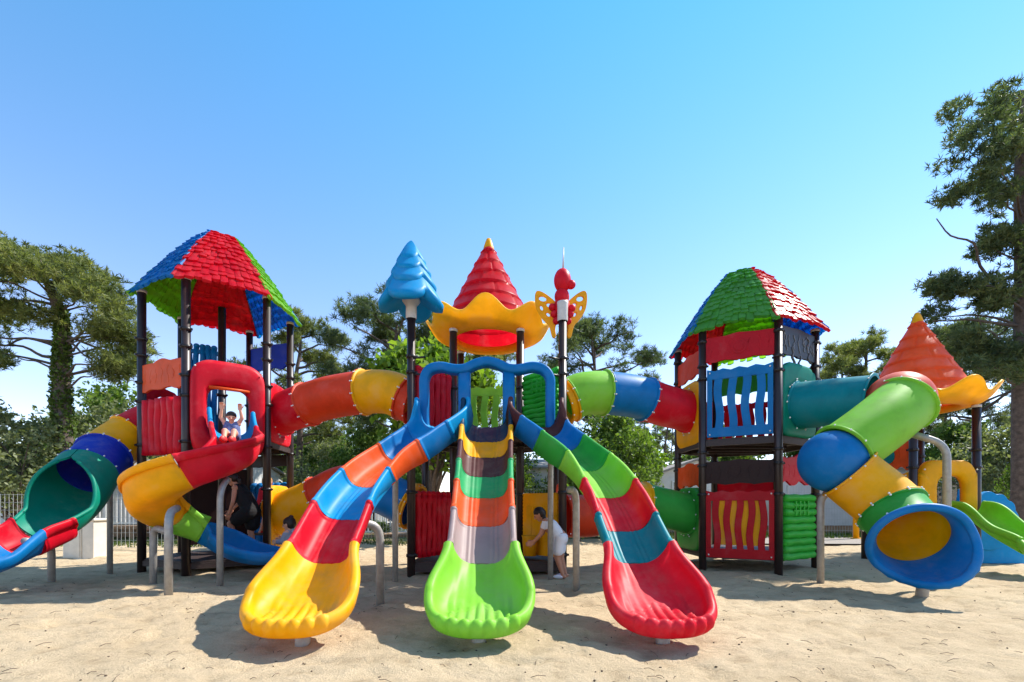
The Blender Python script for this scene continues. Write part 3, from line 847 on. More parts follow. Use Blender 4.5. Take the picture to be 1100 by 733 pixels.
# ---- small tower with the orange cone
SP = [(7.93, 9.2), (9.18, 9.2), (9.18, 10.46), (7.93, 10.46)]; SC = (8.555, 9.83)
st = thing('play_tower', 'small low play tower under an orange brick cone with a yellow petal skirt', 'play tower', (SC[0], SC[1], 0), 'play towers')
posts(st, SP, 3.13, (2.3, 1.95, 1.0))
deck(st, SP, 1.0)
flower_roof(st, SC, 3.2, 'cone_orange')
f = Plane2(SP[0], SP[1], (8.5, 7)); k = 48; outer = []; inner = []
for i in range(k):
    a = 2 * math.pi * i / k; c_, s_ = math.cos(a), math.sin(a)
    outer.append((.63 + .56 * sgnpow(c_, .3), 1.5 + (.52 if s_ > 0 else .62) * sgnpow(s_, .3) + (.07 * math.cos(3 * a + math.pi / 2) if s_ > .3 else 0)))
    inner.append((.68 + .27 * sgnpow(c_, .6), 1.4 + (.38 if s_ > 0 else .46) * sgnpow(s_, .6)))
loop_frame(f, outer, inner, st, 'slide_hood', PL['yellow'], 'yellow moulded arch over the slide', depth=.12, boltpts=[(.12, 1.9), (1.14, 1.9)])
f = Plane2(SP[3], SP[0], (5, 9.8))
b_ = board(f, 1.95, 2.5, 'orange', st, label='orange board with a teal disc', seed=21, ragged=.06)
g = G(); slab(g, f, [(.7 + .15 * math.cos(q * math.pi / 12), 2.22 + .15 * math.sin(q * math.pi / 12)) for q in range(24)], .0, .045); build(g, 'disc', PL['teal'], b_)
wavy_fence(f, 1.05, 1.85, 'yellow', st, 5, label='yellow wavy fence')
f = Plane2(SP[2], SP[3], (8.5, 12)); wavy_fence(f, 1.05, 1.9, 'orange', st, 5, label='orange wavy fence')

# ---- the three big slides of the middle tower
def front_slide(label, pts, ys, cols, base, stub, legs):
    p = Path(spline(pts, 12)); root = thing('wave_slide', label, 'slide', (base[0], base[1], 0), 'slides of the middle tower')
    cuts = [0] + [y_of(p, y) for y in ys]
    def hf(d):
        h = .27 + .2 * math.exp(-(d / .28) ** 2); return h, h
    def wf(d): return .29 + (.085 if len(legs) else .05) * math.exp(-(d / 1.5) ** 2)
    def fl(d): return .085 + (.2 if len(legs) else .02) * max(0, min(1, (2.6 - d) / 1.2))
    for i, cn in enumerate(cols[:-1]):
        trough_section(p, cuts[i], cuts[i + 1] - .009, wf, hf, 'slide_section', PL[cn], root, f'{WORD.get(cn, cn)} slide section', flange=fl)
    cn = cols[-1]
    outlet(p, cuts[-1], .29, .27, .41, .62, .44, .065, 'slide_outlet', PL[cn], root, f'{WORD.get(cn, cn)} flared outlet with a scalloped lip')
    g = G(); g.tube([V((stub[0], stub[1], -.2)), V((stub[0], stub[1], stub[2]))], .065, 18); build(g, 'support_leg', M['steel'], root)
    for l in legs: leg(root, *l)
    return root, p
front_slide('curving slide of the middle tower ending in a yellow scalloped outlet', [(-1.1, 7.62, 2.47), (-1.13, 7.3, 2.3), (-1.42, 6.78, 1.95), (-1.74, 6.2, 1.56), (-1.9, 5.6, 1.14), (-1.94, 5.0, .66), (-1.93, 4.5, .33), (-1.92, 4.1, .15), (-1.91, 3.6, .1)],
            [7.1, 6.6, 6.0, 5.45, 4.9], ['sky', 'blue', 'orange', 'sky', 'red', 'yellow'], (-1.7, 5.6), (-1.87, 4.16, .12),
            [((-1.63, 5.75), .98, (-1.8, 5.62), .05), ((-1.83, 7.3), 1.75, (-1.55, 6.9), .045)])
front_slide('straight slide of the middle tower ending in a lime green scalloped outlet', [(-.4, 7.62, 2.47), (-.395, 7.3, 2.28), (-.37, 6.5, 1.73), (-.34, 5.6, 1.1), (-.315, 5.0, .65), (-.3, 4.5, .33), (-.29, 4.1, .15), (-.285, 3.6, .1)],
            [7.12, 6.72, 6.28, 5.86, 5.4, 4.9], ['navy', 'yellow', 'brown', 'jade', 'orange', 'taupe', 'lime'], (-.35, 5.6), (-.3, 4.18, .12), [])
front_slide('curving slide of the middle tower ending in a red scalloped outlet', [(.37, 7.62, 2.47), (.41, 7.3, 2.3), (.72, 6.78, 1.95), (1.04, 6.2, 1.56), (1.2, 5.6, 1.14), (1.28, 5.0, .66), (1.325, 4.5, .33), (1.36, 4.1, .15), (1.41, 3.6, .1)],
            [7.25, 6.85, 6.35, 5.8, 5.3, 4.9], ['brown', 'blue', 'green', 'lime', 'red', 'teal', 'red'], (1.0, 5.6), (1.36, 4.2, .12),
            [((.62, 7.5), 1.95, (.62, 7.0), .045), ((.93, 6.75), 1.42, (.8, 6.5), .05)])

# ---- spiral slide from the red hood
R_ = .56; s0 = V((-5.08, 8.40, 2.46)); hd = R(-53); dv = V((math.cos(hd), math.sin(hd), 0))
pts = [s0 + dv * q + V((0, 0, -.34 * q - .2 * q * q)) for q in (0, .25, .5, .75, .95)]
e = pts[-1]; cc = V((e.x + R_ * math.cos(hd - math.pi / 2), e.y + R_ * math.sin(hd - math.pi / 2), 0))
for q in range(1, 25):
    a = hd + math.pi / 2 - R(307) * q / 24; t = q / 24
    pts.append(V((cc.x + R_ * math.cos(a), cc.y + R_ * math.sin(a), e.z - 1.5 * (t * 1.06 - .06 * t * t))))
l = pts[-1]
for q, z in ((.3, -.13), (.6, -.2), (.95, -.22)): pts.append(l + V((q, -.05 * q, z)))
sp = Path(spline(pts, 4))
ss = thing('spiral_slide', 'spiral slide winding down from the red hood through red and yellow to a blue outlet', 'slide', (cc.x, cc.y, 0))
dA = .95; dB = dA + R(307) * R_
def hf(d):
    q = max(0, min(1, (d - .6) / .5)) * max(0, min(1, (dB + .5 - d) / .6)); ear = .14 * math.exp(-(d / .2) ** 2)
    return .3 + .16 * q + ear, .3 + .04 * q + ear
wf = lambda d: .3
L = sp.L
for (a, b), cn in zip([(0, .42), (.42, 2.15), (2.15, 3.45), (3.45, 4.1)], ['sky', 'red', 'yellow', 'lime']):
    trough_section(sp, a, b - .009, wf, hf, 'slide_section', PL[cn], ss, f'{WORD.get(cn, cn)} slide section', ridges=0)
outlet(sp, 4.1, .3, .3, .36, max(.3, L - 4.1 - .2), .3, .14, 'slide_outlet', PL['blue'], ss, 'blue flared outlet', scal=6)
leg(ss, (-4.59, 6.22), 1.1, (-4.75, 6.6, 1.16), .05)
leg(ss, (-5.55, 7.2), .88, (-5.25, 7.05, .8), .05)
leg(ss, (-4.36, 6.95), 1.45, (-4.4, 7.2, 1.6), .045)

# ---- tunnels between the towers
def tun(label, pts, px, cols, parent_loc, group, r=.4):
    p = Path(spline(pts, 12)); t = thing('crawl_tunnel', label, 'crawl tunnel', parent_loc, group)
    cuts = [0] + [px_of(p, x) for x in px] + [p.L]
    tunnel(p, cuts, cols, r, t); return t
GT = 'tunnels between the play towers'
tun('high tunnel from the red hood tower to the middle tower', [(-4.69, 9.37, 3.02), (-4.2, 9.2, 3.14), (-3.4, 8.95, 3.29), (-2.4, 8.7, 3.32), (-1.78, 8.6, 3.08)], [330, 390, 434], ['red', 'brick', 'yellow', 'brick'], (-3.2, 8.95, 2.6), GT)
tun('high tunnel from the middle tower to the blue fenced tower', [(.93, 8.62, 3.1), (1.45, 8.72, 3.3), (2.3, 8.95, 3.3), (3.0, 9.2, 3.17), (3.6, 9.46, 3.1)], [612, 650, 694], ['yellow', 'lime', 'blue', 'red'], (2.3, 8.95, 2.6), GT)
tun('low tunnel starting yellow behind the grey-clad toddler', [(-4.7, 9.35, 1.0), (-3.9, 9.15, 1.3), (-3.2, 9.0, 1.58), (-2.5, 8.8, 1.45), (-1.8, 8.6, 1.15)], [343, 398, 440], ['yellow', 'brick', 'blue', 'yellow'], (-3.2, 9.0, .8), GT)
tun('low tunnel starting orange beside the girl in white and ending green', [(.93, 8.62, 1.0), (1.6, 8.85, 1.02), (2.3, 9.1, 1.25), (3.0, 9.3, 1.15), (3.6, 9.46, 1.02)], [652, 690], ['brick', 'yellow', 'green'], (2.3, 9.1, .6), GT)

# ---- tube slide at the far left
p = Path(spline([(-6.95, 9.28, 2.92), (-7.25, 9.02, 2.62), (-7.38, 8.6, 2.25), (-7.22, 7.95, 1.8), (-7.04, 7.35, 1.34), (-6.98, 6.95, 1.08), (-7.0, 6.6, .9), (-7.04, 6.2, .76), (-7.08, 5.7, .67), (-7.1, 5.2, .63)], 12))
ts = thing('tube_slide', 'tube slide with a blue ring and a green hooded mouth leaving the tower leftwards', 'slide', (-7.1, 7.4, 0), 'tube slides')
d1, d2, d3, d4, d5 = .62, 1.35, 1.95, 3.25, 3.62
tunnel(p, [0, d1, d2, d3], ['red', 'yellow', 'deep'], .41, ts, name='tube_section')
def partring(d, r, al):
    pp, t, sd, n = p.frame(d); k = 40
    return [pp + (sd * math.sin(-al + 2 * al * i / k) - n * math.cos(-al + 2 * al * i / k)) * r for i in range(k + 1)]
g = G(); rows = []; n = 26
for i in range(n + 1):
    q = i / n; al = R(179 - 98 * min(1, max(0, (q - .22) / .5)) ** .8); rows.append((d3 + (d4 - d3) * q, al, .43 + .03 * math.sin(q * math.pi)))
I = [partring(d, r - .02, al) for d, al, r in rows]; O = [partring(d, r + .012, al) for d, al, r in rows]
g.grid(I); g.grid([x[::-1] for x in O])
for e in (0, -1): g.grid([[x[e] for x in I], [x[e] for x in O]])
g.grid([I[-1], O[-1]]); g.grid([I[0], O[0]])
for e in (0, -1): g.tube([(a[e] + b[e]) / 2 for a, b in zip(I, O)][7:], .03, 10)
build(g, 'tube_mouth', PL['sea'], ts, 'sea green half open hood')
wf = lambda d: .38
hf = lambda d: (.36, .36)
lp = Path([p.frame(q * .04)[0] - p.frame(q * .04)[3] * .415 for q in range(int(p.L / .04))]); sh = lp.L * 0 + min((( lp.pos(q * .01) - (p.frame(d4)[0] - p.frame(d4)[3] * .415)).length, q * .01) for q in range(int(lp.L * 100)))[1]
trough_section(lp, sh - .01, sh + .42, wf, hf, 'slide_section', PL['red'], ts, 'red slide section', ridges=5)
outlet(lp, sh + .42, .38, .36, .42, .5, .35, .14, 'slide_outlet', PL['blue'], ts, 'blue flared outlet')
leg(ts, (-7.3, 8.45), 1.7, (-7.3, 8.3, 1.72), .045)
leg(ts, (-7.42, 7.5), .6, (-7.12, 6.8, .68), .05)

# ---- tube slide at the right
tr = thing('tube_slide', 'twisting tube slide with a lime length and a wide blue mouth above the sand', 'slide', (5.4, 6.8, 0), 'tube slides')
def elbow(c_, r, col):
    g = G(); g.sphere(c_, r, 40, 24); build(g, 'tube_elbow', [PL[col], M['bolt']], tr, f'{WORD.get(col, col)} elbow')
p = Path(spline([(5.27, 8.63, 3.05), (5.62, 8.2, 3.0), (6.18, 7.5, 2.9)], 12)); tunnel(p, [0, p.L - .3], ['teal'], .42, tr, name='tube_section')
elbow((6.2, 7.46, 2.86), .47, 'salmon')
p = Path(spline([(6.16, 7.3, 2.8), (5.6, 7.12, 2.42), (4.95, 7.02, 1.98)], 12)); tunnel(p, [.02, p.L - .04], ['lime'], .43, tr, name='tube_section')
elbow((4.82, 7.0, 1.86), .46, 'blue')
p = Path(spline([(4.82, 6.98, 1.86), (5.1, 6.86, 1.55), (5.36, 6.68, 1.22), (5.38, 6.36, .90), (5.26, 6.0, .69)], 12))
cuts = [.26, p.L - .78, p.L - .24]
tunnel(p, cuts, ['yellow', 'green'], .42, tr, name='tube_section', lining='yellow')
g = G(); seg = 64; rows = []; d0 = cuts[-1]; n = 14
def mouth(q, dr):
    row = []
    for k in range(seg):
        a = 2 * math.pi * k / seg; lo = max(0, -math.sin(a - .5)) ** 1.3
        ext = .2 + .5 * lo; d = d0 + ext * q; pp, t, sd, nn = p.frame(min(d, p.L + .0)); pp = p.pos(d) if d < p.L else p.pos(p.L) + p.frame(p.L)[1] * (d - p.L)
        r = .42 + .085 * q ** 1.8 + dr - .03 * lo * q
        up = .15 * lo * q * q
        row.append(pp + (sd * -math.cos(a) + nn * math.sin(a)) * r + V((0, 0, up)))
    return row
g.grid([mouth(q / n, 0) for q in range(n + 1)], closeu=True); g.grid([mouth(q / n, -.02) for q in range(n + 1)][::-1], closeu=True)
edge = mouth(1, -.005); ce = sum(edge, V()) / seg; rim = []
pp, t, sd, nn = p.frame(p.L)
for k in range(seg):
    rad = (edge[k] - ce); rad = (rad - t * rad.dot(t)).normalized(); rr = .05
    sc = .012 * max(0, math.cos(k * 2 * math.pi / seg * 26)) if 2 * math.pi * k / seg > math.pi * 1.2 else 0
    rim.append([edge[k] + rad * (.03 + (rr + sc) * math.cos(x)) + t * ((rr + sc) * math.sin(x)) for x in [2 * math.pi * y / 12 for y in range(12)]])
g.grid(rim, closeu=True, closev=True)
build(g, 'tube_mouth', PL['blue'], tr, 'blue flared mouth with a rolled rim')
g = G(); g.tube([V((5.42, 6.2, -.2)), V((5.42, 6.1, .3))], .07, 16); build(g, 'support_leg', M['steel'], tr)
leg(tr, (6.4, 6.85), 2.1, (6.05, 7.05, 2.28), .05)
leg(tr, (4.74, 7.15), 1.4, (4.95, 6.85, 1.4), .05)

# ---- little green slide of the small tower
p = Path(spline([(8.86, 9.1, 1.02), (8.84, 8.8, .93), (8.76, 8.2, .6), (8.7, 7.7, .36), (8.66, 7.3, .24), (8.64, 7.0, .2)], 12))
gs = thing('wave_slide', 'short lime green slide of the small orange coned tower', 'slide', (8.78, 8.3, 0))
def hw(d): 
    h = .24 + .035 * math.sin(d * 5.5); return h, h
trough_section(p, 0, 1.5, lambda d: .25, hw, 'slide_section', PL['lime'], gs, ridges=0)
outlet(p, 1.49, .25, .24, .29, .35, .25, .1, 'slide_outlet', PL['lime'], gs, 'lime flared outlet')
g = G(); g.tube([V((8.68, 7.55, -.2)), V((8.68, 7.55, .24))], .06, 14); build(g, 'support_leg', M['post'], gs)

# ---- blue animal panel beside it
pl = Plane2((9.32, 9.72), (10.5, 9.6), (9.9, 6))
ol = [(0, 0), (0, .75), (.02, 1.2)]
for q in range(40):
    a = math.pi * (1 - q / 39); ol.append((.52 + (.55 + .035 * abs(math.sin(q * .55))) * math.cos(a), .78 + (.66 + .05 * abs(math.sin(q * .55))) * math.sin(a) ** .8))
ol += [(1.12, .6), (1.2, .3), (1.2, 0)]
g = G(); slab(g, pl, ol, -.07, .07)
an = build(g, 'animal_panel', PL['sky'], None, bevel=.03, loc=(9.9, 9.66, 0))
tag(an, 'blue round-backed animal panel with a white eye behind the lime slide', 'animal panel')
g = G(); slab(g, pl, [(.5 + .42 * math.cos(q * math.pi / 14), .72 + .45 * math.sin(q * math.pi / 14)) for q in range(28)], .06, .11); build(g, 'face', PL['sky'], an, bevel=.015)
g = G(); g.sphere(pl(.72, .98, .11), (.075, .03, .085), 16, 10); ey = build(g, 'eye', M['white'], an)
g = G(); g.sphere(pl(.735, .975, .14), (.03, .014, .036), 12, 8); build(g, 'pupil', M['eye'], ey)
# ---------------------------------------------------------------- ground
FP = {}
_r = random.Random(77)
for _ in range(2600):
    fy = .8 + 9.5 * _r.random() ** 1.3; fx = _r.uniform(-1, 1) * (2.2 + fy * 1.25); fa = _r.uniform(0, 6.28)
    f_ = (fx, fy, math.cos(fa), math.sin(fa), _r.uniform(.09, .15), _r.uniform(.045, .07), _r.uniform(.005, .019))
    FP.setdefault((int(fx // .4), int(fy // .4)), []).append(f_)
def sand_h(x, y):
    p = V((x, y, 0))
    h = .045 * noise.noise(p * .35) + .03 * noise.noise(p * .9 + V((7, 2, 0)))
    h += .026 * noise.noise(p * 2.3 + V((1, 9, 0))) + .018 * noise.noise(p * 5.5) + .009 * noise.noise(p * 13)
    q = noise.noise(p * 3.1 + V((20, 4, 0)))                     # scuffed footprints
    if q > .2: h -= .055 * (q - .2) / .4
    kx, ky = int(x // .4), int(y // .4)
    for i in (-1, 0, 1):
        for j in (-1, 0, 1):
            for (fx, fy, ca, sa, la, lb, dp) in FP.get((kx + i, ky + j), ()):
                u = ((x - fx) * ca + (y - fy) * sa) / la; v = (-(x - fx) * sa + (y - fy) * ca) / lb; q2 = u * u + v * v
                if q2 < 5: h += -dp * math.exp(-q2 * 1.2) + dp * .45 * math.exp(-(q2 ** .5 - 1.5) ** 2 * 5)
    for (cx_, cy_, dp, rr) in ((-1.9, 3.75, .085, .6), (-.29, 3.75, .085, .6), (1.31, 3.75, .085, .6), (5.3, 5.6, .08, .7), (-4.1, 7.7, .05, .6)):
        h -= dp * math.exp(-(((x - cx_) ** 2) / (rr * rr) + ((y - cy_) ** 2) / (rr * rr * 1.4)))
    return h * min(1, max(.25, y / 6)) - .005
rs = []
ys = [0.6 + .035 * i for i in range(200)] + [7.6 + .09 * i for i in range(100)]
for y in ys:
    w = 2.6 + y * 1.55; n = 230
    rs.append([V((-w + 2 * w * k / n, y, 0)) for k in range(n + 1)])
for r in rs:
    for p in r: p.z = sand_h(p.x, p.y)
g = G(); g.grid(rs); o = build(g, 'sand', sand_material()); tag(o, 'pale trodden sand of the playground', 'sand', kind='structure')
g = G(); _r = random.Random(5)
for _ in range(900):
    y = 1.3 + 9 * _r.random() ** 1.6; x = _r.uniform(-1, 1) * (y * 1.2); z = sand_h(x, y); a = _r.uniform(0, 3.14); k = _r.random()
    if k < .62:
        L = _r.uniform(.03, .11); w = .0022; e = V((math.cos(a), math.sin(a), _r.uniform(-.1, .2))) * L
        g.tube([V((x, y, z + .004)), V((x, y, z + .008)) + e * .5 + V((0, 0, .006)), V((x, y, z + .004)) + e], w, 4)
    else: g.sphere((x, y, z + .003), (_r.uniform(.005, .014), _r.uniform(.005, .012), _r.uniform(.004, .009)), 6, 4)
o = build(g, 'litter', solid('litter_brown', None, rough=.9, var=.4, raw=(.10, .065, .04, 1))); tag(o, 'pine needles, twigs and bits strewn over the sand', 'litter', kind='stuff')
g = G(); g.add([(-900, -300, -.16), (900, -300, -.16), (900, 1500, -.16), (-900, 1500, -.16)], [[0, 1, 2, 3]], 0, False)
o = build(g, 'ground', M['soil']); tag(o, 'flat earth around the playground', 'ground', kind='structure')
def patch(name, label, cat, pts, z, mat):
    g = G(); g.add([(x, y, z) for x, y in pts], [list(range(len(pts)))], 0, False); o = build(g, name, mat); tag(o, label, cat, kind='structure'); return o
patch('gravel_path', 'grey gravel path beyond the sand on the right', 'path', [(5.5, 14.3), (30, 13.2), (34, 17.5), (6, 17.2)], .035, M['gravel'])
patch('lawn', 'grass verge beyond the fence on the left', 'lawn', [(-40, 11.9), (-3, 14.2), (-3, 30), (-40, 30)], -.02, solid('lawn_green', (92, 108, 58), rough=.9, var=.45, nscale=6, bump=.6))
patch('lawn', 'grass verge before the trees in the middle', 'lawn', [(-3, 16.5), (34, 17.4), (34, 32), (-3, 32)], .0, bpy.data.materials['lawn_green'])

def blades(name, label, region, n, h, mat, cond=None, seed=1):
    rd = random.Random(seed); g = G()
    for _ in range(n):
        x = rd.uniform(region[0], region[1]); y = rd.uniform(region[2], region[3])
        if cond and not cond(x, y): continue
        a = rd.uniform(0, 6.28); hh = h * rd.uniform(.5, 1.3); w = .018; lx, ly = rd.uniform(-.4, .4) * hh, rd.uniform(-.4, .4) * hh
        z = -.03
        g.add([(x - w * math.cos(a), y - w * math.sin(a), z), (x + w * math.cos(a), y + w * math.sin(a), z), (x + lx, y + ly, z + hh)], [[0, 1, 2]], 0, False)
    o = build(g, name, mat); tag(o, label, 'grass', kind='stuff')
blades('grass', 'rough grass growing along the fence on the left', (-24, -3, 12, 16), 9000, .16, M['grass'], lambda x, y: y > 12 + (x + 24) * .09)
blades('grass', 'weeds and grass growing before the white houses on the right', (4, 26, 16.4, 19), 9000, .2, M['grass'], seed=2)

# ---------------------------------------------------------------- fences, cabinet, houses
def wire_fence(label, a, b, h, pitch=.1, hp=.2):
    a, b = V((*a, 0)), V((*b, 0)); d = b - a; n = max(1, round(d.length / 2.5)); u = d.normalized()
    t = thing('wire_fence', label, 'fence', ((a.x + b.x) / 2, (a.y + b.y) / 2, 0), 'wire fences')
    for k in range(n + 1):
        p = a + d * k / n; g = G(); g.box(p + V((0, 0, h / 2 + .02)), (.06, .06, h + .1)); build(g, 'fence_post', M['wire'], t)
    rz = math.atan2(d.y, d.x)
    for k in range(n):
        p = a + d * k / n; q = a + d * (k + 1) / n; L = (q - p).length; g = G()
        m = int(L / pitch)
        for i in range(1, m): g.box(p + (q - p) * i / m + V((0, 0, h / 2 + .03)), (.006, .006, h - .06), rz=rz)
        m2 = int(h / hp)
        for i in range(m2 + 1): g.box((p + q) / 2 + V((0, 0, .06 + (h - .08) * i / m2)), (L - .06, .007, .007), rz=rz)
        build(g, 'mesh_panel', M['wire'], t)
wire_fence('wire mesh fence before the pale house on the left', (-24, 11.2), (-5.6, 12.9), 1.5)
wire_fence('wire mesh fence behind the middle tower', (-5.4, 16.2), (7.6, 17.3), 1.8)
wire_fence('wire mesh fence before the grey-white wall on the right', (7.8, 17.3), (30, 17.5), 1.9)

g = G(); g.box((-9.95, 10.75, .4), (.42, .45, .9)); g.box((-9.6, 10.74, .4), (.26, .42, .9)); g.box((-9.8, 10.75, .87), (.74, .5, .05))
cb = build(g, 'utility_cabinet', M['offwhite'], bevel=.015, loc=(-9.8, 10.75, 0)); tag(cb, 'cream utility cabinet under the green hooded tube slide', 'cabinet')
g = G(); g.box((-9.95, 10.518, .42), (.36, .012, .78)); build(g, 'cabinet_door', M['offwhite'], cb, bevel=.004)

cladw = clad_material('cladding_white', (.72, .72, .70, 1)); cladg = clad_material('cladding_grey', (.56, .57, .58, 1))
def house(label, x0, x1, y0, y1, h, rise, mat, wins, door=None, gable='x', terrace=None):
    t = thing('mobile_home', label, 'mobile home', ((x0 + x1) / 2, (y0 + y1) / 2, 0), 'mobile homes round the playground')
    g = G(); xm, ym = (x0 + x1) / 2, (y0 + y1) / 2
    if gable == 'x':   # ridge runs along x
        pts = [(y0, .35), (y1, .35), (y1, h), (ym, h + rise), (y0, h)]
        a = [V((x0, y, z)) for y, z in pts]; b = [V((x1, y, z)) for y, z in pts]
    else:
        pts = [(x0, .35), (x1, .35), (x1, h), (xm, h + rise), (x0, h)]
        a = [V((x, y1, z)) for x, z in pts]; b = [V((x, y0, z)) for x, z in pts]
    g.add(a + b, [[0, 1, 2, 3, 4], [9, 8, 7, 6, 5]] + [[i, 5 + i, 5 + (i + 1) % 5, (i + 1) % 5] for i in range(5)], 0, False)
    build(g, 'wall', mat, t)
    g = G(); e = .18
    if gable == 'x':
        for s, (ya, yb) in ((0, (y0 - e, ym)), (1, (ym, y1 + e))):
            za, zb = (h - e * rise / (ym - y0), h + rise) if s == 0 else (h + rise, h - e * rise / (ym - y0))
            g.add([V((x0 - e, ya, za + .02)), V((x1 + e, ya, za + .02)), V((x1 + e, yb, zb + .02)), V((x0 - e, yb, zb + .02))] + [V((x0 - e, ya, za + .1)), V((x1 + e, ya, za + .1)), V((x1 + e, yb, zb + .1)), V((x0 - e, yb, zb + .1))],
                  [[0, 3, 2, 1], [4, 5, 6, 7], [0, 1, 5, 4], [1, 2, 6, 5], [2, 3, 7, 6], [3, 0, 4, 7]], 0, False)
    else:
        for s, (xa, xb) in ((0, (x0 - e, xm)), (1, (xm, x1 + e))):
            za, zb = (h - e * rise / (xm - x0), h + rise) if s == 0 else (h + rise, h - e * rise / (xm - x0))
            g.add([V((xa, y0 - e, za + .02)), V((xb, y0 - e, zb + .02)), V((xb, y1 + e, zb + .02)), V((xa, y1 + e, za + .02))] + [V((xa, y0 - e, za + .1)), V((xb, y0 - e, zb + .1)), V((xb, y1 + e, zb + .1)), V((xa, y1 + e, za + .1))],
                  [[0, 3, 2, 1], [4, 5, 6, 7], [0, 1, 5, 4], [1, 2, 6, 5], [2, 3, 7, 6], [3, 0, 4, 7]], 0, False)
    build(g, 'roof', M['roofing'], t)
    for (x, z, w, hh) in wins:
        g = G()
        for (cx_, cz_, sx, sz) in ((x, z - hh / 2 - .03, w + .12, .06), (x, z + hh / 2 + .03, w + .12, .06), (x - w / 2 - .03, z, .06, hh), (x + w / 2 + .03, z, .06, hh), (x, z, .04, hh)):
            g.box((cx_, y0 - .03, cz_), (sx, .055, sz))
        wn = build(g, 'window', M['white'], t)
        for q in (-1, 1):
            g = G(); g.box((x + q * (w / 4 + .01), y0 - .012, z), (w / 2 - .02, .015, hh - .004)); build(g, 'pane', M['glass'], wn)
    if door is not None:
        g = G(); g.box((door, y0 - .025, 1.35), (.85, .045, 1.95)); dr = build(g, 'door', M['white'], t)
        g = G(); g.box((door, y0 - .056, 1.6), (.5, .014, 1.0)); build(g, 'pane', M['glass'], dr)
    g = G(); g.box((xm, ym, .17), (x1 - x0 - .2, y1 - y0 - .2, .34)); build(g, 'skirting', M['timber'], t)
    return t
def terrace(label, x0, x1, y0, y1, zt, rail=True, mat='white'):
    t = thing('terrace', label, 'terrace', ((x0 + x1) / 2, (y0 + y1) / 2, 0), 'terraces with railings')
    g = G(); g.box(((x0 + x1) / 2, (y0 + y1) / 2, zt - .05), (x1 - x0, y1 - y0, .1)); build(g, 'deck', M['timber'], t)
    g = G()
    for x in (x0 + .1, (x0 + x1) / 2, x1 - .1):
        for y in (y0 + .1, y1 - .1): g.box((x, y, zt / 2 - .06), (.1, .1, zt))
    build(g, 'stilt', M['timber'], t)
    n = int((x1 - x0) / .14); g = G()
    for z in (zt + .1, zt + .95): g.box(((x0 + x1) / 2, y0 + .05, z), (x1 - x0, .05, .06))
    for k in range(n + 1): g.box((x0 + (x1 - x0) * k / n, y0 + .052, zt + .52), (.05, .03, .82))
    build(g, 'railing', M[mat], t)
    return t
house('pale mobile home behind the wire fence at the far left', -19.5, -10.6, 17.5, 21.5, 2.55, .5, cladw, [(-17.2, 1.6, 1.4, 1.0), (-13.2, 1.6, 1.2, 1.0)], door=-15.2)
terrace('white railed terrace of the pale mobile home at the far left', -14.6, -11.0, 15.6, 17.3, .5)
house('white mobile home seen between the slides beside the girl', -.6, 3.0, 19.5, 24, 2.75, .5, cladw, [(-.1 + 2.9, 1.7, .01, .01)] if False else [])
terrace('white railed terrace with chairs behind the curving yellow slide', -5.6, -3.2, 17.6, 19.5, .1)
house('mobile home with a gable behind the green low tunnel', 6.1, 9.2, 19.2, 25, 2.5, .55, cladw, [(7.0, 1.7, .7, .9)], gable='y')
house('long grey-white mobile home behind the fence on the right', 10.8, 19.4, 19.6, 23.5, 2.75, .45, cladg, [(18.2, 1.6, 1.1, 1.0)])
house('mobile home with dark windows behind the blue animal panel', 20.6, 29, 19.4, 23.5, 2.7, .45, cladw, [(22.0, 1.55, .7, 1.5), (23.7, 1.55, .7, 1.5), (25.6, 1.55, .7, 1.5)])
0 and house('white mobile home in the trees behind the red hood tower', -10.2, -4.8, 26, 30, 2.6, .5, cladw, [(-7.5, 1.6, 1.2, 1.0)])
# white garden chairs on the middle terrace
def chair(label, x, y, z, rz):
    t = thing('garden_chair', label, 'chair', (x, y, z), 'white garden chairs'); rot = Matrix.Rotation(rz, 3, 'Z'); o_ = V((x, y, z))
    def bx(g, c, s): g.box(o_ + rot @ V(c), s, M3=rot)
    g = G(); bx(g, (0, 0, .43), (.46, .44, .03)); build(g, 'seat', M['white'], t)
    g = G(); bx(g, (0, .22, .86), (.46, .03, .05)); [bx(g, (q * .1, .22, .64), (.05, .025, .42)) for q in (-2, -1, 0, 1, 2)]; build(g, 'backrest', M['white'], t)
    for sx in (-1, 1):
        for sy in (-1, 1): g = G(); bx(g, (sx * .2, sy * .19, .21), (.04, .04, .42)); build(g, 'leg', M['white'], t)
chair('white garden chair at the left end of the railed terrace', -5.0, 18.4, .1, 2.6); chair('white garden chair at the right end of the railed terrace', -3.9, 18.5, .1, 3.7)
# yellow pole by the fence on the right
g = G(); g.tube([(12.05, 16.3, -.1), (12.05, 16.3, 2.05)], .09, 14); g.tube([(12.05, 16.3, 0), (12.05, 16.3, .06)], .16, 14)
o = build(g, 'pole', PL['yellow'], loc=(12.05, 16.3, 0)); tag(o, 'yellow pole standing before the grey-white wall', 'pole')
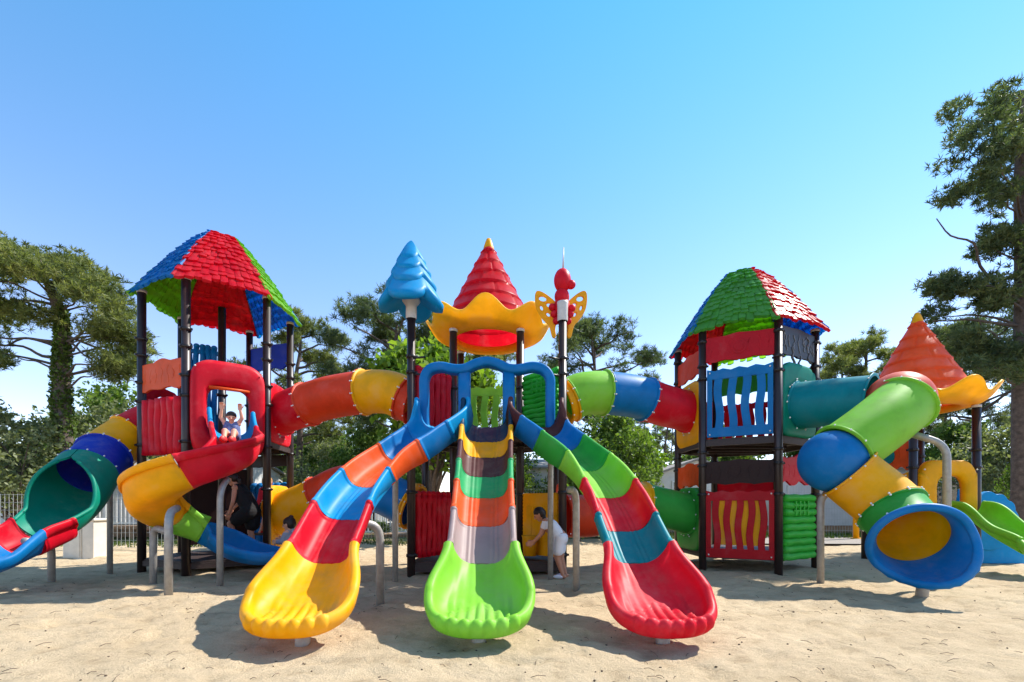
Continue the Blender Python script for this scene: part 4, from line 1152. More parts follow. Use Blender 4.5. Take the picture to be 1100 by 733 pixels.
# pink car beyond the fence
ct = thing('parked_car', 'pale pink car parked beyond the fence behind the red hood tower', 'car', (-10.6, 16.6, 0))
g = G(); prof = [(-2, .35), (-2.02, .75), (-1.75, .86), (-1.0, .93), (-.45, 1.38), (.8, 1.42), (1.5, 1.0), (1.95, .92), (2.02, .5), (2, .35)]
rows = []
for y, s in ((-.8, .94), (-.74, 1), (.74, 1), (.8, .94)): rows.append([V((-10.6 + x * s, 16.6 + y * (1 - max(0, z - .9) * .3), .35 + (z - .35) * s)) for x, z in prof])
g.grid(rows, closeu=True, cap0=True, cap1=True, smooth=False); build(g, 'body', M['carpink'], ct, bevel=.04)
g = G(); g.add([V((-10.6 + x, 16.6 - .815 + max(0, z - .9) * .22, z)) for x, z in ((-.85, .97), (-.4, 1.3), (.75, 1.33), (1.25, 1.0))], [[0, 1, 2, 3]], 0, False); build(g, 'window', M['glass'], ct)
for x in (-1.25, 1.25):
    for y in (-.72, .72): g = G(); g.tube([(-10.6 + x, 16.6 + y - .1, .31), (-10.6 + x, 16.6 + y + .1, .31)], .31, 20); build(g, 'wheel', M['tyre'], ct)

# ---------------------------------------------------------------- trees
def tuft(g, c, r, rd, n=18, w=.011):
    c = V(c)
    up = V((rd.gauss(0, .5), rd.gauss(0, .5), .9)).normalized()
    vs, fs = [], []
    for k in range(n):
        d = V((rd.gauss(0, 1), rd.gauss(0, 1), rd.gauss(0, 1))).normalized() + up * .55
        d = d.normalized() * r * rd.uniform(.7, 1.25)
        s = d.cross(V((rd.gauss(0, 1), rd.gauss(0, 1), rd.gauss(0, 1)))).normalized() * w
        b = len(vs); vs += [c + s * .5, c - s * .5, c + d * .5 + s, c + d * .5 - s, c + d]
        fs += [[b, b + 1, b + 3, b + 2], [b + 2, b + 3, b + 4]]
    # joined at the centre so that each tuft is one island
    vs.append(c)
    fs += [[len(vs) - 1, 5 * k, 5 * k + 1] for k in range(n)]
    g.add(vs, fs, 0, False)

def leafclump(g, c, r, rd, n=5, size=.12):
    c = V(c); vs = [c]; fs = []
    for k in range(n):
        d = V((rd.gauss(0, 1), rd.gauss(0, 1), rd.gauss(0, .8))).normalized() * r * rd.uniform(.4, 1.1)
        x = V((rd.gauss(0, 1), rd.gauss(0, 1), rd.gauss(0, 1))).normalized(); y = x.cross(V((rd.gauss(0, 1), rd.gauss(0, 1), rd.gauss(0, 1)))).normalized()
        s = size * rd.uniform(.6, 1.3); p = c + d; b = len(vs)
        vs += [p - x * s, p + y * s * .5, p + x * s, p - y * s * .5]; fs += [[b, b + 1, b + 2, b + 3], [0, b, b + 1]]
        fs.pop()
        fs.append([0, b, b]) if False else None
    g.add(vs[1:], [[i - 1 for i in f] for f in fs], 0, False)

def blob(g, c, rr, rd, n, kind, size):
    rx, ry, rz = rr if isinstance(rr, tuple) else (rr, rr, rr * .7)
    for _ in range(n):
        d = V((rd.gauss(0, 1), rd.gauss(0, 1), rd.gauss(0, 1))).normalized() * rd.uniform(.12, 1.35) ** .6
        p = V(c) + V((d.x * rx, d.y * ry, d.z * rz))
        if kind == 'needle': tuft(g, p, size * rd.uniform(.75, 1.25), rd)
        else: leafclump(g, p, size * 1.7, rd, 5, size)

def limb(g, a, b, r0, r1, rd, sag=.1, seg=7):
    a, b = V(a), V(b); L = (b - a).length; pts = []; rs = []
    for k in range(6):
        t = k / 5; p = a.lerp(b, t) + V((rd.gauss(0, .022), rd.gauss(0, .022), rd.gauss(0, .022))) * L * (1 if 0 < k < 5 else 0)
        p.z += math.sin(t * math.pi) * sag * L; pts.append(p); rs.append(r0 + (r1 - r0) * t)
    sp_ = spline(pts, 3); g.tube(sp_, [r0 + (r1 - r0) * k / (len(sp_) - 1) for k in range(len(sp_))], seg); return pts

def inpoly(x, y, poly):
    r = False; j = len(poly) - 1
    for i in range(len(poly)):
        (xi, yi), (xj, yj) = poly[i], poly[j]
        if (yi > y) != (yj > y) and x < (xj - xi) * (y - yi) / (yj - yi) + xi: r = not r
        j = i
    return r

def shaped_pine(label, d, trunk, tr, polys, seed, spread, rblob, nt, size, mat, deads=(), ivy=None):
    """a pine whose crown fills clump outlines (given as directions from the photographer) over a real depth range"""
    rd = random.Random(seed); tp = spline([at(x, y, d) for x, y in trunk], 6)
    root = thing('pine_tree', label, 'tree', (tp[0].x, tp[0].y, 0)); g = G()
    g.tube(tp, [tr[0] + (tr[1] - tr[0]) * (k / (len(tp) - 1)) for k in range(len(tp))], 14); build(g, 'trunk', M['bark'], root)
    cg = G(); lg = G()
    for poly, cnt in polys:
        xs = [p[0] for p in poly]; ys_ = [p[1] for p in poly]; k = 0; w = (max(xs) - min(xs)) * d / F
        cs = []
        while k < cnt:
            x, y = rd.uniform(min(xs), max(xs)), rd.uniform(min(ys_), max(ys_))
            if not inpoly(x, y, poly): continue
            dd = d + rd.uniform(-1, 1) * min(spread, w * .55); c = at(x, y, dd); c = at(x, y, dd); k += 1; cs.append(c)
            blob(cg, c, (rblob, rblob, rblob * .62), rd, nt, 'needle', size)
        for c in cs[::4]:
            best = min(tp, key=lambda q: (q - c).length + max(0, (q.z - c.z + .3)) * 2.5)
            limb(lg, best, c, .022 + .008 * (best - c).length, .008, rd, .06)
    for a, b in deads: limb(lg, at(*a), at(*b), .05, .012, rd, .03)
    build(lg, 'limb', M['limb'], root); build(cg, 'crown', mat, root)
    if ivy:
        ig = G()
        for p in tp:
            py = HZ - (p.z - EYE) * F / d
            if ivy[0] < py < ivy[1]:
                rr = ivy[2] * (.35 + .65 * (py - ivy[0]) / (ivy[1] - ivy[0]))
                blob(ig, p, (rr, rr, .5), rd, 130, 'leaf', .07)
        build(ig, 'ivy', M['ivy'], root, 'ivy climbing the trunk')
    return root
shaped_pine('spreading umbrella pine with an ivy-clad trunk at the left edge', 15,
    [(73, 560), (70, 500), (67, 440), (66, 400), (67, 370), (66, 345), (60, 325), (52, 305)], (.27, .12),
    [([(-60, 250), (-20, 252), (5, 262), (28, 262), (50, 278), (74, 275), (98, 292), (118, 298), (120, 322), (95, 318), (70, 308), (40, 300), (0, 300), (-60, 310)], 50),
     ([(60, 300), (100, 300), (128, 318), (136, 330), (132, 345), (108, 352), (90, 335), (70, 325)], 14),
     ([(-50, 310), (-5, 312), (22, 325), (30, 340), (5, 350), (-50, 350)], 13),
     ([(40, 330), (60, 338), (58, 346), (42, 344)], 3),
     ([(-50, 360), (-5, 360), (12, 368), (10, 385), (-20, 395), (-50, 395)], 14),
     ([(95, 352), (120, 345), (132, 356), (120, 372), (100, 362)], 9), ([(128, 350), (150, 358), (152, 378), (134, 376)], 6),
     ([(112, 385), (138, 378), (160, 375), (166, 385), (140, 402), (112, 408)], 13)],
    5, 2.3, .46, 36, .165, M['pine'], deads=[((66, 368, 15), (-30, 362, 14.2)), ((68, 360, 15), (152, 400, 15.4)), ((68, 362, 15), (105, 392, 14.6))], ivy=(340, 520, .32))
shaped_pine('tall dark pine with a thick trunk at the right edge', 12.8,
    [(1099, 592), (1100, 520), (1099, 430), (1100, 340), (1099, 260), (1097, 190), (1100, 130), (1104, 100)], (.29, .09),
    [([(1012, 106), (1030, 100), (1065, 102), (1090, 88), (1150, 88), (1160, 240), (1100, 232), (1060, 222), (1036, 226), (1008, 214), (1028, 195), (1004, 188), (996, 180), (1008, 162), (1006, 150), (1018, 132)], 66),
     ([(1002, 302), (1020, 292), (1034, 306), (1030, 318), (1008, 316)], 9), ([(1048, 304), (1066, 294), (1085, 300), (1092, 326), (1060, 330)], 14),
     ([(1055, 245), (1092, 240), (1095, 262), (1070, 262)], 6), ([(1052, 268), (1070, 262), (1075, 275), (1056, 280)], 3),
     ([(1100, 240), (1150, 240), (1150, 340), (1105, 320)], 16),
     ([(1008, 362), (1042, 357), (1085, 372), (1090, 405), (1050, 402), (1022, 384)], 24), ([(992, 332), (1008, 330), (1008, 338), (996, 340)], 2),
     ([(1080, 355), (1130, 350), (1130, 400), (1090, 395)], 8)],
    8, 1.8, .37, 31, .15, M['pinedark'], deads=[((1094, 320, 12.8), (1006, 235, 12.2)), ((1094, 350, 12.8), (1002, 345, 12.4)), ((1094, 395, 12.8), (1050, 340, 12.3))])

def proto_pine(seed, h, cw, mat, lo=.45, nb=15, nt=26, size=.26, dens=3, lean=0.0, umb=1.0, tr=.2):
    """free standing pine of height h and crown half width cw; returns its root at the origin"""
    rd = random.Random(seed); root = bpy.data.objects.new('pine_tree', None); COL.objects.link(root)
    tp = [V((lean * (k / 9) ** 1.5 * h + rd.gauss(0, .04), rd.gauss(0, .04), -.3 + (h * .95 + .3) * k / 9)) for k in range(10)]; tp = spline(tp, 3)
    g = G(); g.tube(tp, [tr + (tr * .25 - tr) * k / (len(tp) - 1) for k in range(len(tp))], 10); build(g, 'trunk', M['bark'], root)
    lg, cg = G(), G()
    for k in range(nb):
        t = lo + (1 - lo) * (k + .5) / nb; base = tp[min(len(tp) - 1, int(t * len(tp)))]
        prof = math.sin(min(1, (t - lo) / (1 - lo) * umb + .18) * math.pi * .86) ** .7
        L = cw * prof * rd.uniform(.65, 1.12); a = k * 2.4 + rd.uniform(-.5, .5)
        tip = base + V((math.cos(a) * L, math.sin(a) * L, L * rd.uniform(.05, .42)))
        pts = limb(lg, base, tip, .035 + .012 * L, .012, rd, .05, 6)
        for q in range(dens):
            c = pts[rd.choice((3, 4, 5, 5))] + V((rd.gauss(0, .26), rd.gauss(0, .26), rd.uniform(0, .3))) * (cw / 2.4)
            blob(cg, c, (.34 * cw / 2.2, .34 * cw / 2.2, .24 * cw / 2.2), rd, nt, 'needle', size)
    blob(cg, tp[-1], (.5, .5, .3), rd, nt, 'needle', size)
    build(lg, 'limb', M['limb'], root); build(cg, 'crown', mat, root); return root
def proto_leafy(seed, h, cw, mat, trunk_h, nb=34, nt=46, size=.1, kind='leafy_tree', bark='limb', flat=.8):
    rd = random.Random(seed); root = bpy.data.objects.new(kind, None); COL.objects.link(root)
    lg, cg = G(), G(); c0 = V((0, 0, trunk_h + (h - trunk_h) * .5))
    g = G(); g.tube([V((0, 0, -.3)), V((.05, .02, trunk_h * .6)), V((0, .05, c0.z + .3))], [.06 * cw + .05, .05 * cw + .04, .03], 10); build(g, 'trunk', M[bark], root)
    for k in range(nb):
        d = V((rd.gauss(0, 1), rd.gauss(0, 1), rd.gauss(0, 1))).normalized() * rd.uniform(.3, .88)
        c = c0 + V((d.x * cw, d.y * cw, d.z * (h - trunk_h) * .5))
        if c.z > c0.z: c.x *= 1 - .3 * (c.z - c0.z) / ((h - trunk_h) * .5); c.y *= 1 - .3 * (c.z - c0.z) / ((h - trunk_h) * .5)
        s = rd.uniform(.2, .36) * cw
        blob(cg, c, (s, s, s * flat), rd, nt, 'leaf', size)
        if k % 2 == 0: limb(lg, V((0, 0, trunk_h * .8)), c, .04, .012, rd, .05, 6)
    build(lg, 'limb', M[bark], root); build(cg, 'crown', mat, root); return root
def copy_tree(root):
    r = root.copy(); COL.objects.link(r)
    for ch in root.children:
        c = ch.copy(); COL.objects.link(c); c.parent = r
    return r
used = set()
def plant(proto, px, d, toppx, h, label, cat='tree', group=None, rz=None, wide=1.0, base=0.0):
    """stand a tree at depth d so that it is as tall as the photograph shows"""
    o = proto if proto.name not in used else copy_tree(proto); used.add(proto.name)
    s = (EYE + (HZ - toppx) * d / F - base) / h
    o.location = ((px - CX) * d / F, d, base); o.scale = (s * wide, s * wide, s); o.rotation_euler = (0, 0, rz if rz is not None else (px * 1.7) % 6.28)
    o['label'] = label; o['category'] = cat
    if group: o['group'] = group
    elif 'group' in o: del o['group']
    return o
PA = proto_pine(31, 9, 2.4, M['pine'], .42, 23, 32, .21)
PB = proto_pine(32, 9, 2.9, M['pinedark'], .48, 25, 34, .22, umb=.9)
PC = proto_pine(33, 11, 1.9, M['pinelight'], .5, 15, 16, .3, 2, lean=.05, tr=.14)
PD = proto_pine(34, 11, 1.7, M['pine'], .58, 13, 16, .3, 2, lean=-.04, tr=.13)
LA = proto_leafy(41, 6, 2.2, M['leaf'], 1.2, nb=46, nt=54)
LB = proto_leafy(42, 6, 2.0, M['leafbright'], 1.4, size=.12, nb=52, nt=56)
LG = proto_leafy(43, 5, 2.4, M['leafgrey'], .7, size=.085, nt=56)
BU = proto_leafy(44, 2, 1.3, M['leaf'], .1, nb=22, nt=30, size=.08, kind='bush')
G1 = 'trees beyond the fence'
plant(LG, 18, 14, 424, 5, 'dark grey-green tree behind the hooded tube slide at the left edge', group=G1)
plant(LG, 92, 19, 418, 5, 'olive tree behind the ivy-clad pine trunk', group=G1, rz=2.1)
plant(LA, 128, 24, 412, 6, 'green bushy tree between the ivy-clad pine and the red hood tower', group=G1)
plant(LA, 62, 17, 470, 6, 'low leafy tree at the foot of the ivy-clad pine', group=G1, rz=1.0)
plant(PA, 322, 24, 344, 9, 'small-crowned pine showing right of the red hood roof', group=G1)
plant(PB, 424, 21, 336, 9, 'dark pine behind the blue tree topper', group=G1, rz=1.2)
plant(LB, 466, 15, 340, 6, 'bright lime-leaved tree under the yellow petal skirt', group=G1, wide=.95)
plant(PA, 520, 27, 372, 9, 'pine behind the blue arch', group=G1, rz=4.4)
plant(PB, 640, 22, 358, 9, 'dark pine rising above the lime and blue tunnel', group=G1, rz=3.3)
plant(LA, 656, 16.5, 436, 6, 'dense leafy tree below the blue tunnel length', group=G1, rz=.5, wide=.95)
plant(BU, 622, 15.2, 470, 2, 'yellowish bush beside the lime slide length', 'bush', rz=2, wide=.5)
plant(PC, 712, 24, 420, 11, 'slender leaning pine left of the blue fenced tower', group=G1, rz=.3)
plant(PD, 690, 31, 448, 11, 'slim pine behind the red tunnel length', group=G1)
plant(PA, 930, 26, 364, 9, 'round pine left of the orange cone', group=G1, rz=5)
plant(PA, 905, 31, 380, 9, 'smaller pine behind the teal tube', group=G1, rz=2.9, wide=.8)
plant(PB, 1052, 22, 352, 9, 'wide pine behind the orange cone', group=G1, rz=2.6)
plant(PC, 1010, 28, 392, 11, 'slender pine behind the grey bent leg', group=G1, rz=5)
plant(LA, 1028, 21, 452, 6, 'leafy tree behind the small cone tower', group=G1, rz=3.7)
plant(LG, 1072, 17, 440, 5, 'dark tree behind the thick pine trunk', group=G1, rz=.8)
plant(LA, 1112, 13.6, 470, 6, 'dark leafy tree at the foot of the thick pine', group=G1, rz=2.2, wide=.6)
plant(LA, 985, 25, 478, 6, 'leafy tree behind the yellow arch', group=G1, rz=.2)
plant(LA, 870, 29, 470, 6, 'leafy tree behind the wide blue mouth', group=G1, rz=1.9)
plant(LA, 780, 30, 452, 6, 'leafy tree behind the blue fenced tower', group=G1, rz=2.9)
plant(BU, 640, 17.5, 556, 2, 'low dark hedge bush beside the orange low tunnel', 'bush', 'low bushes', rz=0, wide=1.6)
plant(BU, 586, 18.2, 512, 2, 'small bush against the white wall beside the girl', 'bush', 'low bushes', rz=1, wide=.45)
plant(BU, 668, 17.2, 560, 2, 'low bush below the red slide rim', 'bush', 'low bushes', rz=4, wide=1.4)
plant(BU, 408, 17.3, 556, 2, 'bush beside the white railed terrace', 'bush', 'low bushes', rz=4, wide=.8)
plant(BU, 990, 17.6, 566, 2, 'low bush before the grey-white wall', 'bush', 'low bushes', rz=3, wide=.9)
plant(LB, 676, 18, 446, 6, 'bright green tree behind the red tunnel length', group=G1, rz=2.5, wide=.8)
plant(LA, 540, 19, 462, 6, 'leafy tree behind the straight slide', group=G1, rz=1.5)
plant(LA, 396, 22, 456, 6, 'leafy tree below the orange tunnel length', group=G1, rz=4.1)
plant(LG, 352, 23, 462, 5, 'grey-green tree below the red tunnel length', group=G1, rz=3.1)
plant(LA, 745, 24, 470, 6, 'leafy tree left of the red and yellow panel', group=G1, rz=5.1)
rd = random.Random(12); G2 = 'slim pines of the far wood'
for k in range(20):
    px = 290 + k * 8.5 + rd.uniform(-4, 4); plant((PC, PD)[k % 2], px, 33 + (k * 7 % 13), 440 + rd.uniform(-8, 34), 11, 'slim tall pine of the far wood between the left and middle towers', group=G2, rz=rd.uniform(0, 6.2))
for k in range(7):
    px = 655 + k * 17 + rd.uniform(-4, 4); plant((PD, PC)[k % 2], px, 36 + (k * 5 % 9), 446 + rd.uniform(-10, 22), 11, 'slim tall pine of the far wood between the middle and right towers', group='slim pines of the far wood on the right', rz=rd.uniform(0, 6.2))
for k in range(16):
    px = 280 + k * 11; plant((LG, LA)[k % 2], px, 27 + (k * 3 % 11), 484 + rd.uniform(-14, 16), 5.5, 'shrubby tree under the far wood between the left and middle towers', group='shrubby trees under the far wood', rz=rd.uniform(0, 6.2))
for k in range(5):
    px = 880 + k * 34; plant(PD, px, 36 + (k * 5 % 9), 425 + rd.uniform(-10, 22), 11, 'slim tall pine far behind the twisting tube slide', group='slim pines far right', rz=rd.uniform(0, 6.2))
for k in range(5):
    px = -40 + k * 48; plant((PC, PD)[k % 2], px, 34 + (k * 5 % 9), 430 + rd.uniform(-10, 22), 11, 'slim tall pine far behind the hooded tube slide', group='slim pines far left', rz=rd.uniform(0, 6.2))

for k in range(12):
    px = 560 + k * 46; plant((LG, LA)[k % 2], px, 31 + (k * 3 % 7), 494 + rd.uniform(-14, 14), 5.5, 'shrubby tree far behind the middle and right towers', group='shrubby trees far right', rz=rd.uniform(0, 6.2))
for k in range(6):
    px = -30 + k * 50; plant((LG, LA)[k % 2], px, 27 + (k * 3 % 7), 478 + rd.uniform(-14, 14), 5.5, 'shrubby tree far behind the pale house on the left', group='shrubby trees far left', rz=rd.uniform(0, 6.2))
# ---------------------------------------------------------------- people
def remeshed(g, name, mat, parent, voxel, smooth=3, label=None):
    o = build(g, name, mat, parent, label)
    m = o.modifiers.new('r', 'REMESH'); m.mode = 'VOXEL'; m.voxel_size = voxel; m.use_smooth_shade = True
    s = o.modifiers.new('s', 'SMOOTH'); s.iterations = smooth; s.factor = .5
    dg = bpy.context.evaluated_depsgraph_get(); dg.update()
    me = bpy.data.meshes.new_from_object(o.evaluated_get(dg)); o.modifiers.clear(); o.data = me
    for p in me.polygons: p.use_smooth = True
    return o

class Body:
    """joints given as (forward, left, up) metres from a base point; heading is the facing direction"""
    def __init__(s, base, heading, k=1.0):
        s.b = V(base); s.k = k; s.f = V((math.cos(heading), math.sin(heading), 0)); s.l = V((-s.f.y, s.f.x, 0))
    def __call__(s, p): return s.b + (s.f * p[0] + s.l * p[1] + V((0, 0, p[2]))) * s.k

def hand(g, B, wrist, d, palm_n, r=.009, L=.075, curl=.5):
    """palm, four unequal fingers and a thumb; d = pointing direction, palm_n = direction the palm faces (body axes)"""
    d = V(d).normalized(); n = V(palm_n).normalized(); s = d.cross(n).normalized(); w = V(wrist)
    k = B.k
    for q in (-1.5, -.5, .5, 1.5):
        a = w + s * q * .019; c = w + d * .085 + s * q * .021
        g.capsule(B(a), B(c), .014 * k, .0125 * k, 8)
        fl = L * (1 - abs(q - .4) * .13); m = c + (d * math.cos(curl * .6) + n * math.sin(curl * .6)) * fl * .55; t = m + (d * math.cos(curl * 1.7) + n * math.sin(curl * 1.7)) * fl * .5
        g.capsule(B(c), B(m), r * k, r * .95 * k, 8); g.capsule(B(m), B(t), r * .95 * k, r * .8 * k, 8)
    a = w + d * .025 + s * .03; m = a + d * .035 + s * .032 + n * .01; t = m + d * .035 + n * .018
    g.capsule(B(a), B(m), .012 * k, .0105 * k, 8); g.capsule(B(m), B(t), .0105 * k, .0085 * k, 8)

def head(g, B, c, fwd, up, r=.105):
    """skull, jaw, nose, ears, brow in one surface; returns helpers for eyes, lips and hair"""
    f = V(fwd).normalized(); u = V(up); u = (u - f * u.dot(f)).normalized(); s = u.cross(f); c = V(c); k = B.k
    P = lambda a, b, z: B(c + f * a * r + s * b * r + u * z * r)
    g.sphere(P(-.12, 0, .2), (r * .93 * k, r * .93 * k, r * .98 * k), 18, 12)
    g.capsule(P(.15, 0, .05), P(.36, 0, -.72), r * .72 * k, r * .40 * k, 16)
    g.capsule(P(.82, 0, .12), P(1.02, 0, -.24), r * .10 * k, r * .15 * k, 10)
    for q in (-1, 1):
        g.sphere(P(-.1, q * .92, -.02), (r * .12 * k, r * .12 * k, r * .22 * k), 10, 8); g.capsule(P(.7, q * .2, .2), P(.55, q * .55, .2), r * .12 * k, r * .1 * k, 8)
    return P

def face_parts(P, r, k, parent, lips=True):
    g = G()
    for q in (-1, 1): g.sphere(P(.74, q * .34, .03), r * .115 * k, 10, 8)
    build(g, 'eyes', M['eye'], parent)
    g = G(); g.capsule(P(.74, -.2, -.52), P(.74, .2, -.52), r * .075 * k, r * .075 * k, 8); build(g, 'mouth', M['lips'], parent)

def person(label, base, heading, k, J, skin, group=None, voxel=.006):
    """J: joints. builds the bare body as one surface"""
    B = Body(base, heading, k); g = G()
    c = lambda a, b, r0, r1: g.capsule(B(J[a]), B(J[b]), r0 * k, r1 * k, 14)
    hl, hr = V(J['hipL']), V(J['hipR']); pel = (hl + hr) / 2
    g.capsule(B(hl + V((0, -.02, .02))), B(hr + V((0, .02, .02))), .115 * k, .115 * k)
    ch = V(J['chest']); sl, sr = V(J['shL']), V(J['shR'])
    g.capsule(B(pel + V((0, .03, .05))), B(ch + V((0, .05, 0))), .105 * k, .11 * k); g.capsule(B(pel + V((0, -.03, .05))), B(ch + V((0, -.05, 0))), .105 * k, .11 * k)
    g.capsule(B(ch), B(sl), .10 * k, .062 * k); g.capsule(B(ch), B(sr), .10 * k, .062 * k)
    g.capsule(B((sl + sr) / 2), B(J['head']), .056 * k, .05 * k)
    for s in 'LR':
        c('sh' + s, 'el' + s, .05, .037); c('el' + s, 'wr' + s, .038, .026)
        c('hip' + s, 'kn' + s, .095, .06); c('kn' + s, 'an' + s, .058, .036)
        an = V(J['an' + s]); toe = V(J.get('toe' + s, an + V((.16, 0, -.05)))); g.capsule(B(an + V((-.03, 0, -.035))), B(toe), .036 * k, .026 * k)
        hd_ = V(J['wr' + s]) - V(J['el' + s]); hd_ = V(J.get('hd' + s, hd_))
        hand(g, B, J['wr' + s], hd_, J.get('pn' + s, (0, -1 if s == 'L' else 1, 0)), curl=J.get('curl', .55))
    r = J.get('hr', .105); P = head(g, B, J['head'], J['look'], J.get('hup', (0, 0, 1)), r)
    root = remeshed(g, 'person', M[skin], None, voxel * max(.75, k))
    # put the origin at the feet
    off = V((base[0], base[1], base[2])); root.data.transform(Matrix.Translation(-off)); root.location = off
    tag(root, label, 'person', group); bpy.context.view_layer.update()
    face_parts(P, r, k, root); return root, B, P

def garment(root, name, mat, B, caps, voxel=.008, label=None):
    g = G()
    for a, b, r0, r1 in caps: g.capsule(B(a), B(b), r0 * B.k, r1 * B.k, 16)
    return remeshed(g, name, M[mat], root, voxel, 2, label)
def hair(root, P, r, k, mat, tail=None, cut=-.1, bun=None):
    g = G(); g.sphere(P(-.2, 0, .34), (r * 1.0 * k, r * 1.0 * k, r * .95 * k), 18, 12); g.sphere(P(-.42, 0, .02), (r * .82 * k, r * .92 * k, r * .85 * k), 18, 12)
    if bun: g.sphere(P(*bun), r * .42 * k, 14, 10)
    if tail:
        pts = [P(*q) for q in tail]
        for a, b in zip(pts, pts[1:]): g.capsule(a, b, r * .34 * k, r * .28 * k, 12)
    return remeshed(g, 'hair', M[mat], root, .007, 2)

# woman in black bending as she climbs into the left tower
J = dict(hipL=(.0, .1, .9), hipR=(0, -.1, .9), chest=(.16, 0, 1.22), shL=(.2, .17, 1.36), shR=(.24, -.15, 1.36), head=(.36, 0, 1.53), look=(.9, .15, -.35),
         elL=(.2, .24, 1.08), wrL=(.3, .2, .86), elR=(.32, -.24, 1.12), wrR=(.46, -.15, .92), knL=(.34, .1, .66), anL=(.2, .1, .26), knR=(.05, -.1, .48), anR=(-.04, -.1, .08), pnL=(.3, -.9, 0))
w, B, P = person('woman in a black sleeveless dress bending forward under the red hood slide', (-4.9, 8.72, .23), R(180), .95, J, 'skin2')
garment(w, 'dress', 'clothblack', B, [((0, .09, .9), (0, -.09, .9), .15, .15), ((0, .06, .95), (.13, .06, 1.2), .135, .135), ((0, -.06, .95), (.13, -.06, 1.2), .135, .135), ((.14, .04, 1.2), (.19, .12, 1.36), .135, .085), ((.14, -.04, 1.2), (.22, -.11, 1.36), .135, .085),
        ((0, .1, .88), (.2, .1, .74), .14, .13), ((0, -.1, .88), (.02, -.1, .64), .14, .135)])
hair(w, P, .105, .95, 'hairdark', tail=[(-.9, 0, .1), (-1.15, .2, -.5), (-1.0, .2, -1.2)])
g = G(); g.sphere(B((-.0, -.1, .03)), (.13, .05, .04)); g.sphere(B((.26, .1, .2)), (.13, .05, .04)); build(g, 'shoe', M['black'], w)
# child in a red shirt climbing behind her
J = dict(hipL=(0, .075, .62), hipR=(0, -.075, .62), chest=(.05, 0, .84), shL=(.06, .13, .95), shR=(.06, -.13, .95), head=(.09, 0, 1.12), look=(1, -.1, .05), hr=.108,
         elL=(.13, .2, .78), wrL=(.28, .16, .82), elR=(.12, -.19, .78), wrR=(.28, -.15, .82), knL=(.09, .08, .34), anL=(-.02, .08, .06), knR=(.16, -.08, .38), anR=(.06, -.08, .1))
w, B, P = person('child in a red T-shirt climbing steps behind the woman in black', (-5.16, 9.72, .62), R(75), .95, J, 'skin')
garment(w, 'shirt', 'clothred', B, [((0, .06, .6), (.05, .05, .86), .13, .13), ((0, -.06, .6), (.05, -.05, .86), .13, .13), ((.05, 0, .86), (.06, .12, .94), .11, .075), ((.05, 0, .86), (.06, -.12, .94), .11, .075), ((.06, .13, .94), (.1, .17, .85), .068, .06), ((.06, -.13, .94), (.1, -.16, .85), .068, .06)])
garment(w, 'shorts', 'clothblack', B, [((0, .06, .6), (0, -.06, .6), .128, .128), ((0, .075, .6), (.06, .08, .42), .11, .085), ((0, -.075, .6), (.1, -.08, .44), .11, .085)])
hair(w, P, .108, .95, 'hairfair')
g = G(); g.sphere(B((.03, .08, .02)), (.05, .1, .04)); g.sphere(B((.12, -.08, .06)), (.05, .1, .04)); build(g, 'shoe', M['shoered'], w)
# toddler in grey
J = dict(hipL=(0, .07, .4), hipR=(0, -.07, .4), chest=(.05, 0, .62), shL=(.06, .12, .72), shR=(.06, -.12, .72), head=(.1, 0, .88), look=(1, .05, -.15), hr=.112,
         elL=(.12, .16, .56), wrL=(.26, .12, .56), elR=(.12, -.17, .56), wrR=(.26, -.12, .58), knL=(.07, .07, .22), anL=(.0, .07, .06), knR=(.05, -.07, .22), anR=(-.02, -.07, .06))
w, B, P = person('toddler in a grey hoodie standing before the yellow low tunnel', (-3.95, 8.42, .0), R(172), .97, J, 'skin')
garment(w, 'hoodie', 'clothgrey', B, [((0, .05, .4), (.05, .05, .62), .125, .125), ((0, -.05, .4), (.05, -.05, .62), .125, .125), ((.05, .0, .64), (.06, .1, .71), .1, .075), ((.05, 0, .64), (.06, -.1, .71), .1, .075), ((-.02, 0, .74), (-.06, 0, .68), .075, .07),
        ((.06, .12, .71), (.12, .16, .57), .066, .056), ((.12, .16, .57), (.22, .13, .56), .055, .048), ((.06, -.12, .71), (.12, -.17, .57), .066, .056), ((.12, -.17, .57), (.22, -.13, .57), .055, .048)], label='grey hoodie')
garment(w, 'trousers', 'clothnavy', B, [((0, .07, .38), (.07, .07, .22), .1, .075), ((.07, .07, .22), (0, .07, .09), .072, .06), ((0, -.07, .38), (.05, -.07, .22), .1, .075), ((.05, -.07, .22), (-.02, -.07, .09), .072, .06)])
hair(w, P, .112, .97, 'hairdark', bun=(-.6, 0, 1.1))
g = G(); g.sphere(B((.05, .07, .035)), (.1, .045, .04)); g.sphere(B((.03, -.07, .035)), (.1, .045, .04)); build(g, 'shoe', M['black'], w)
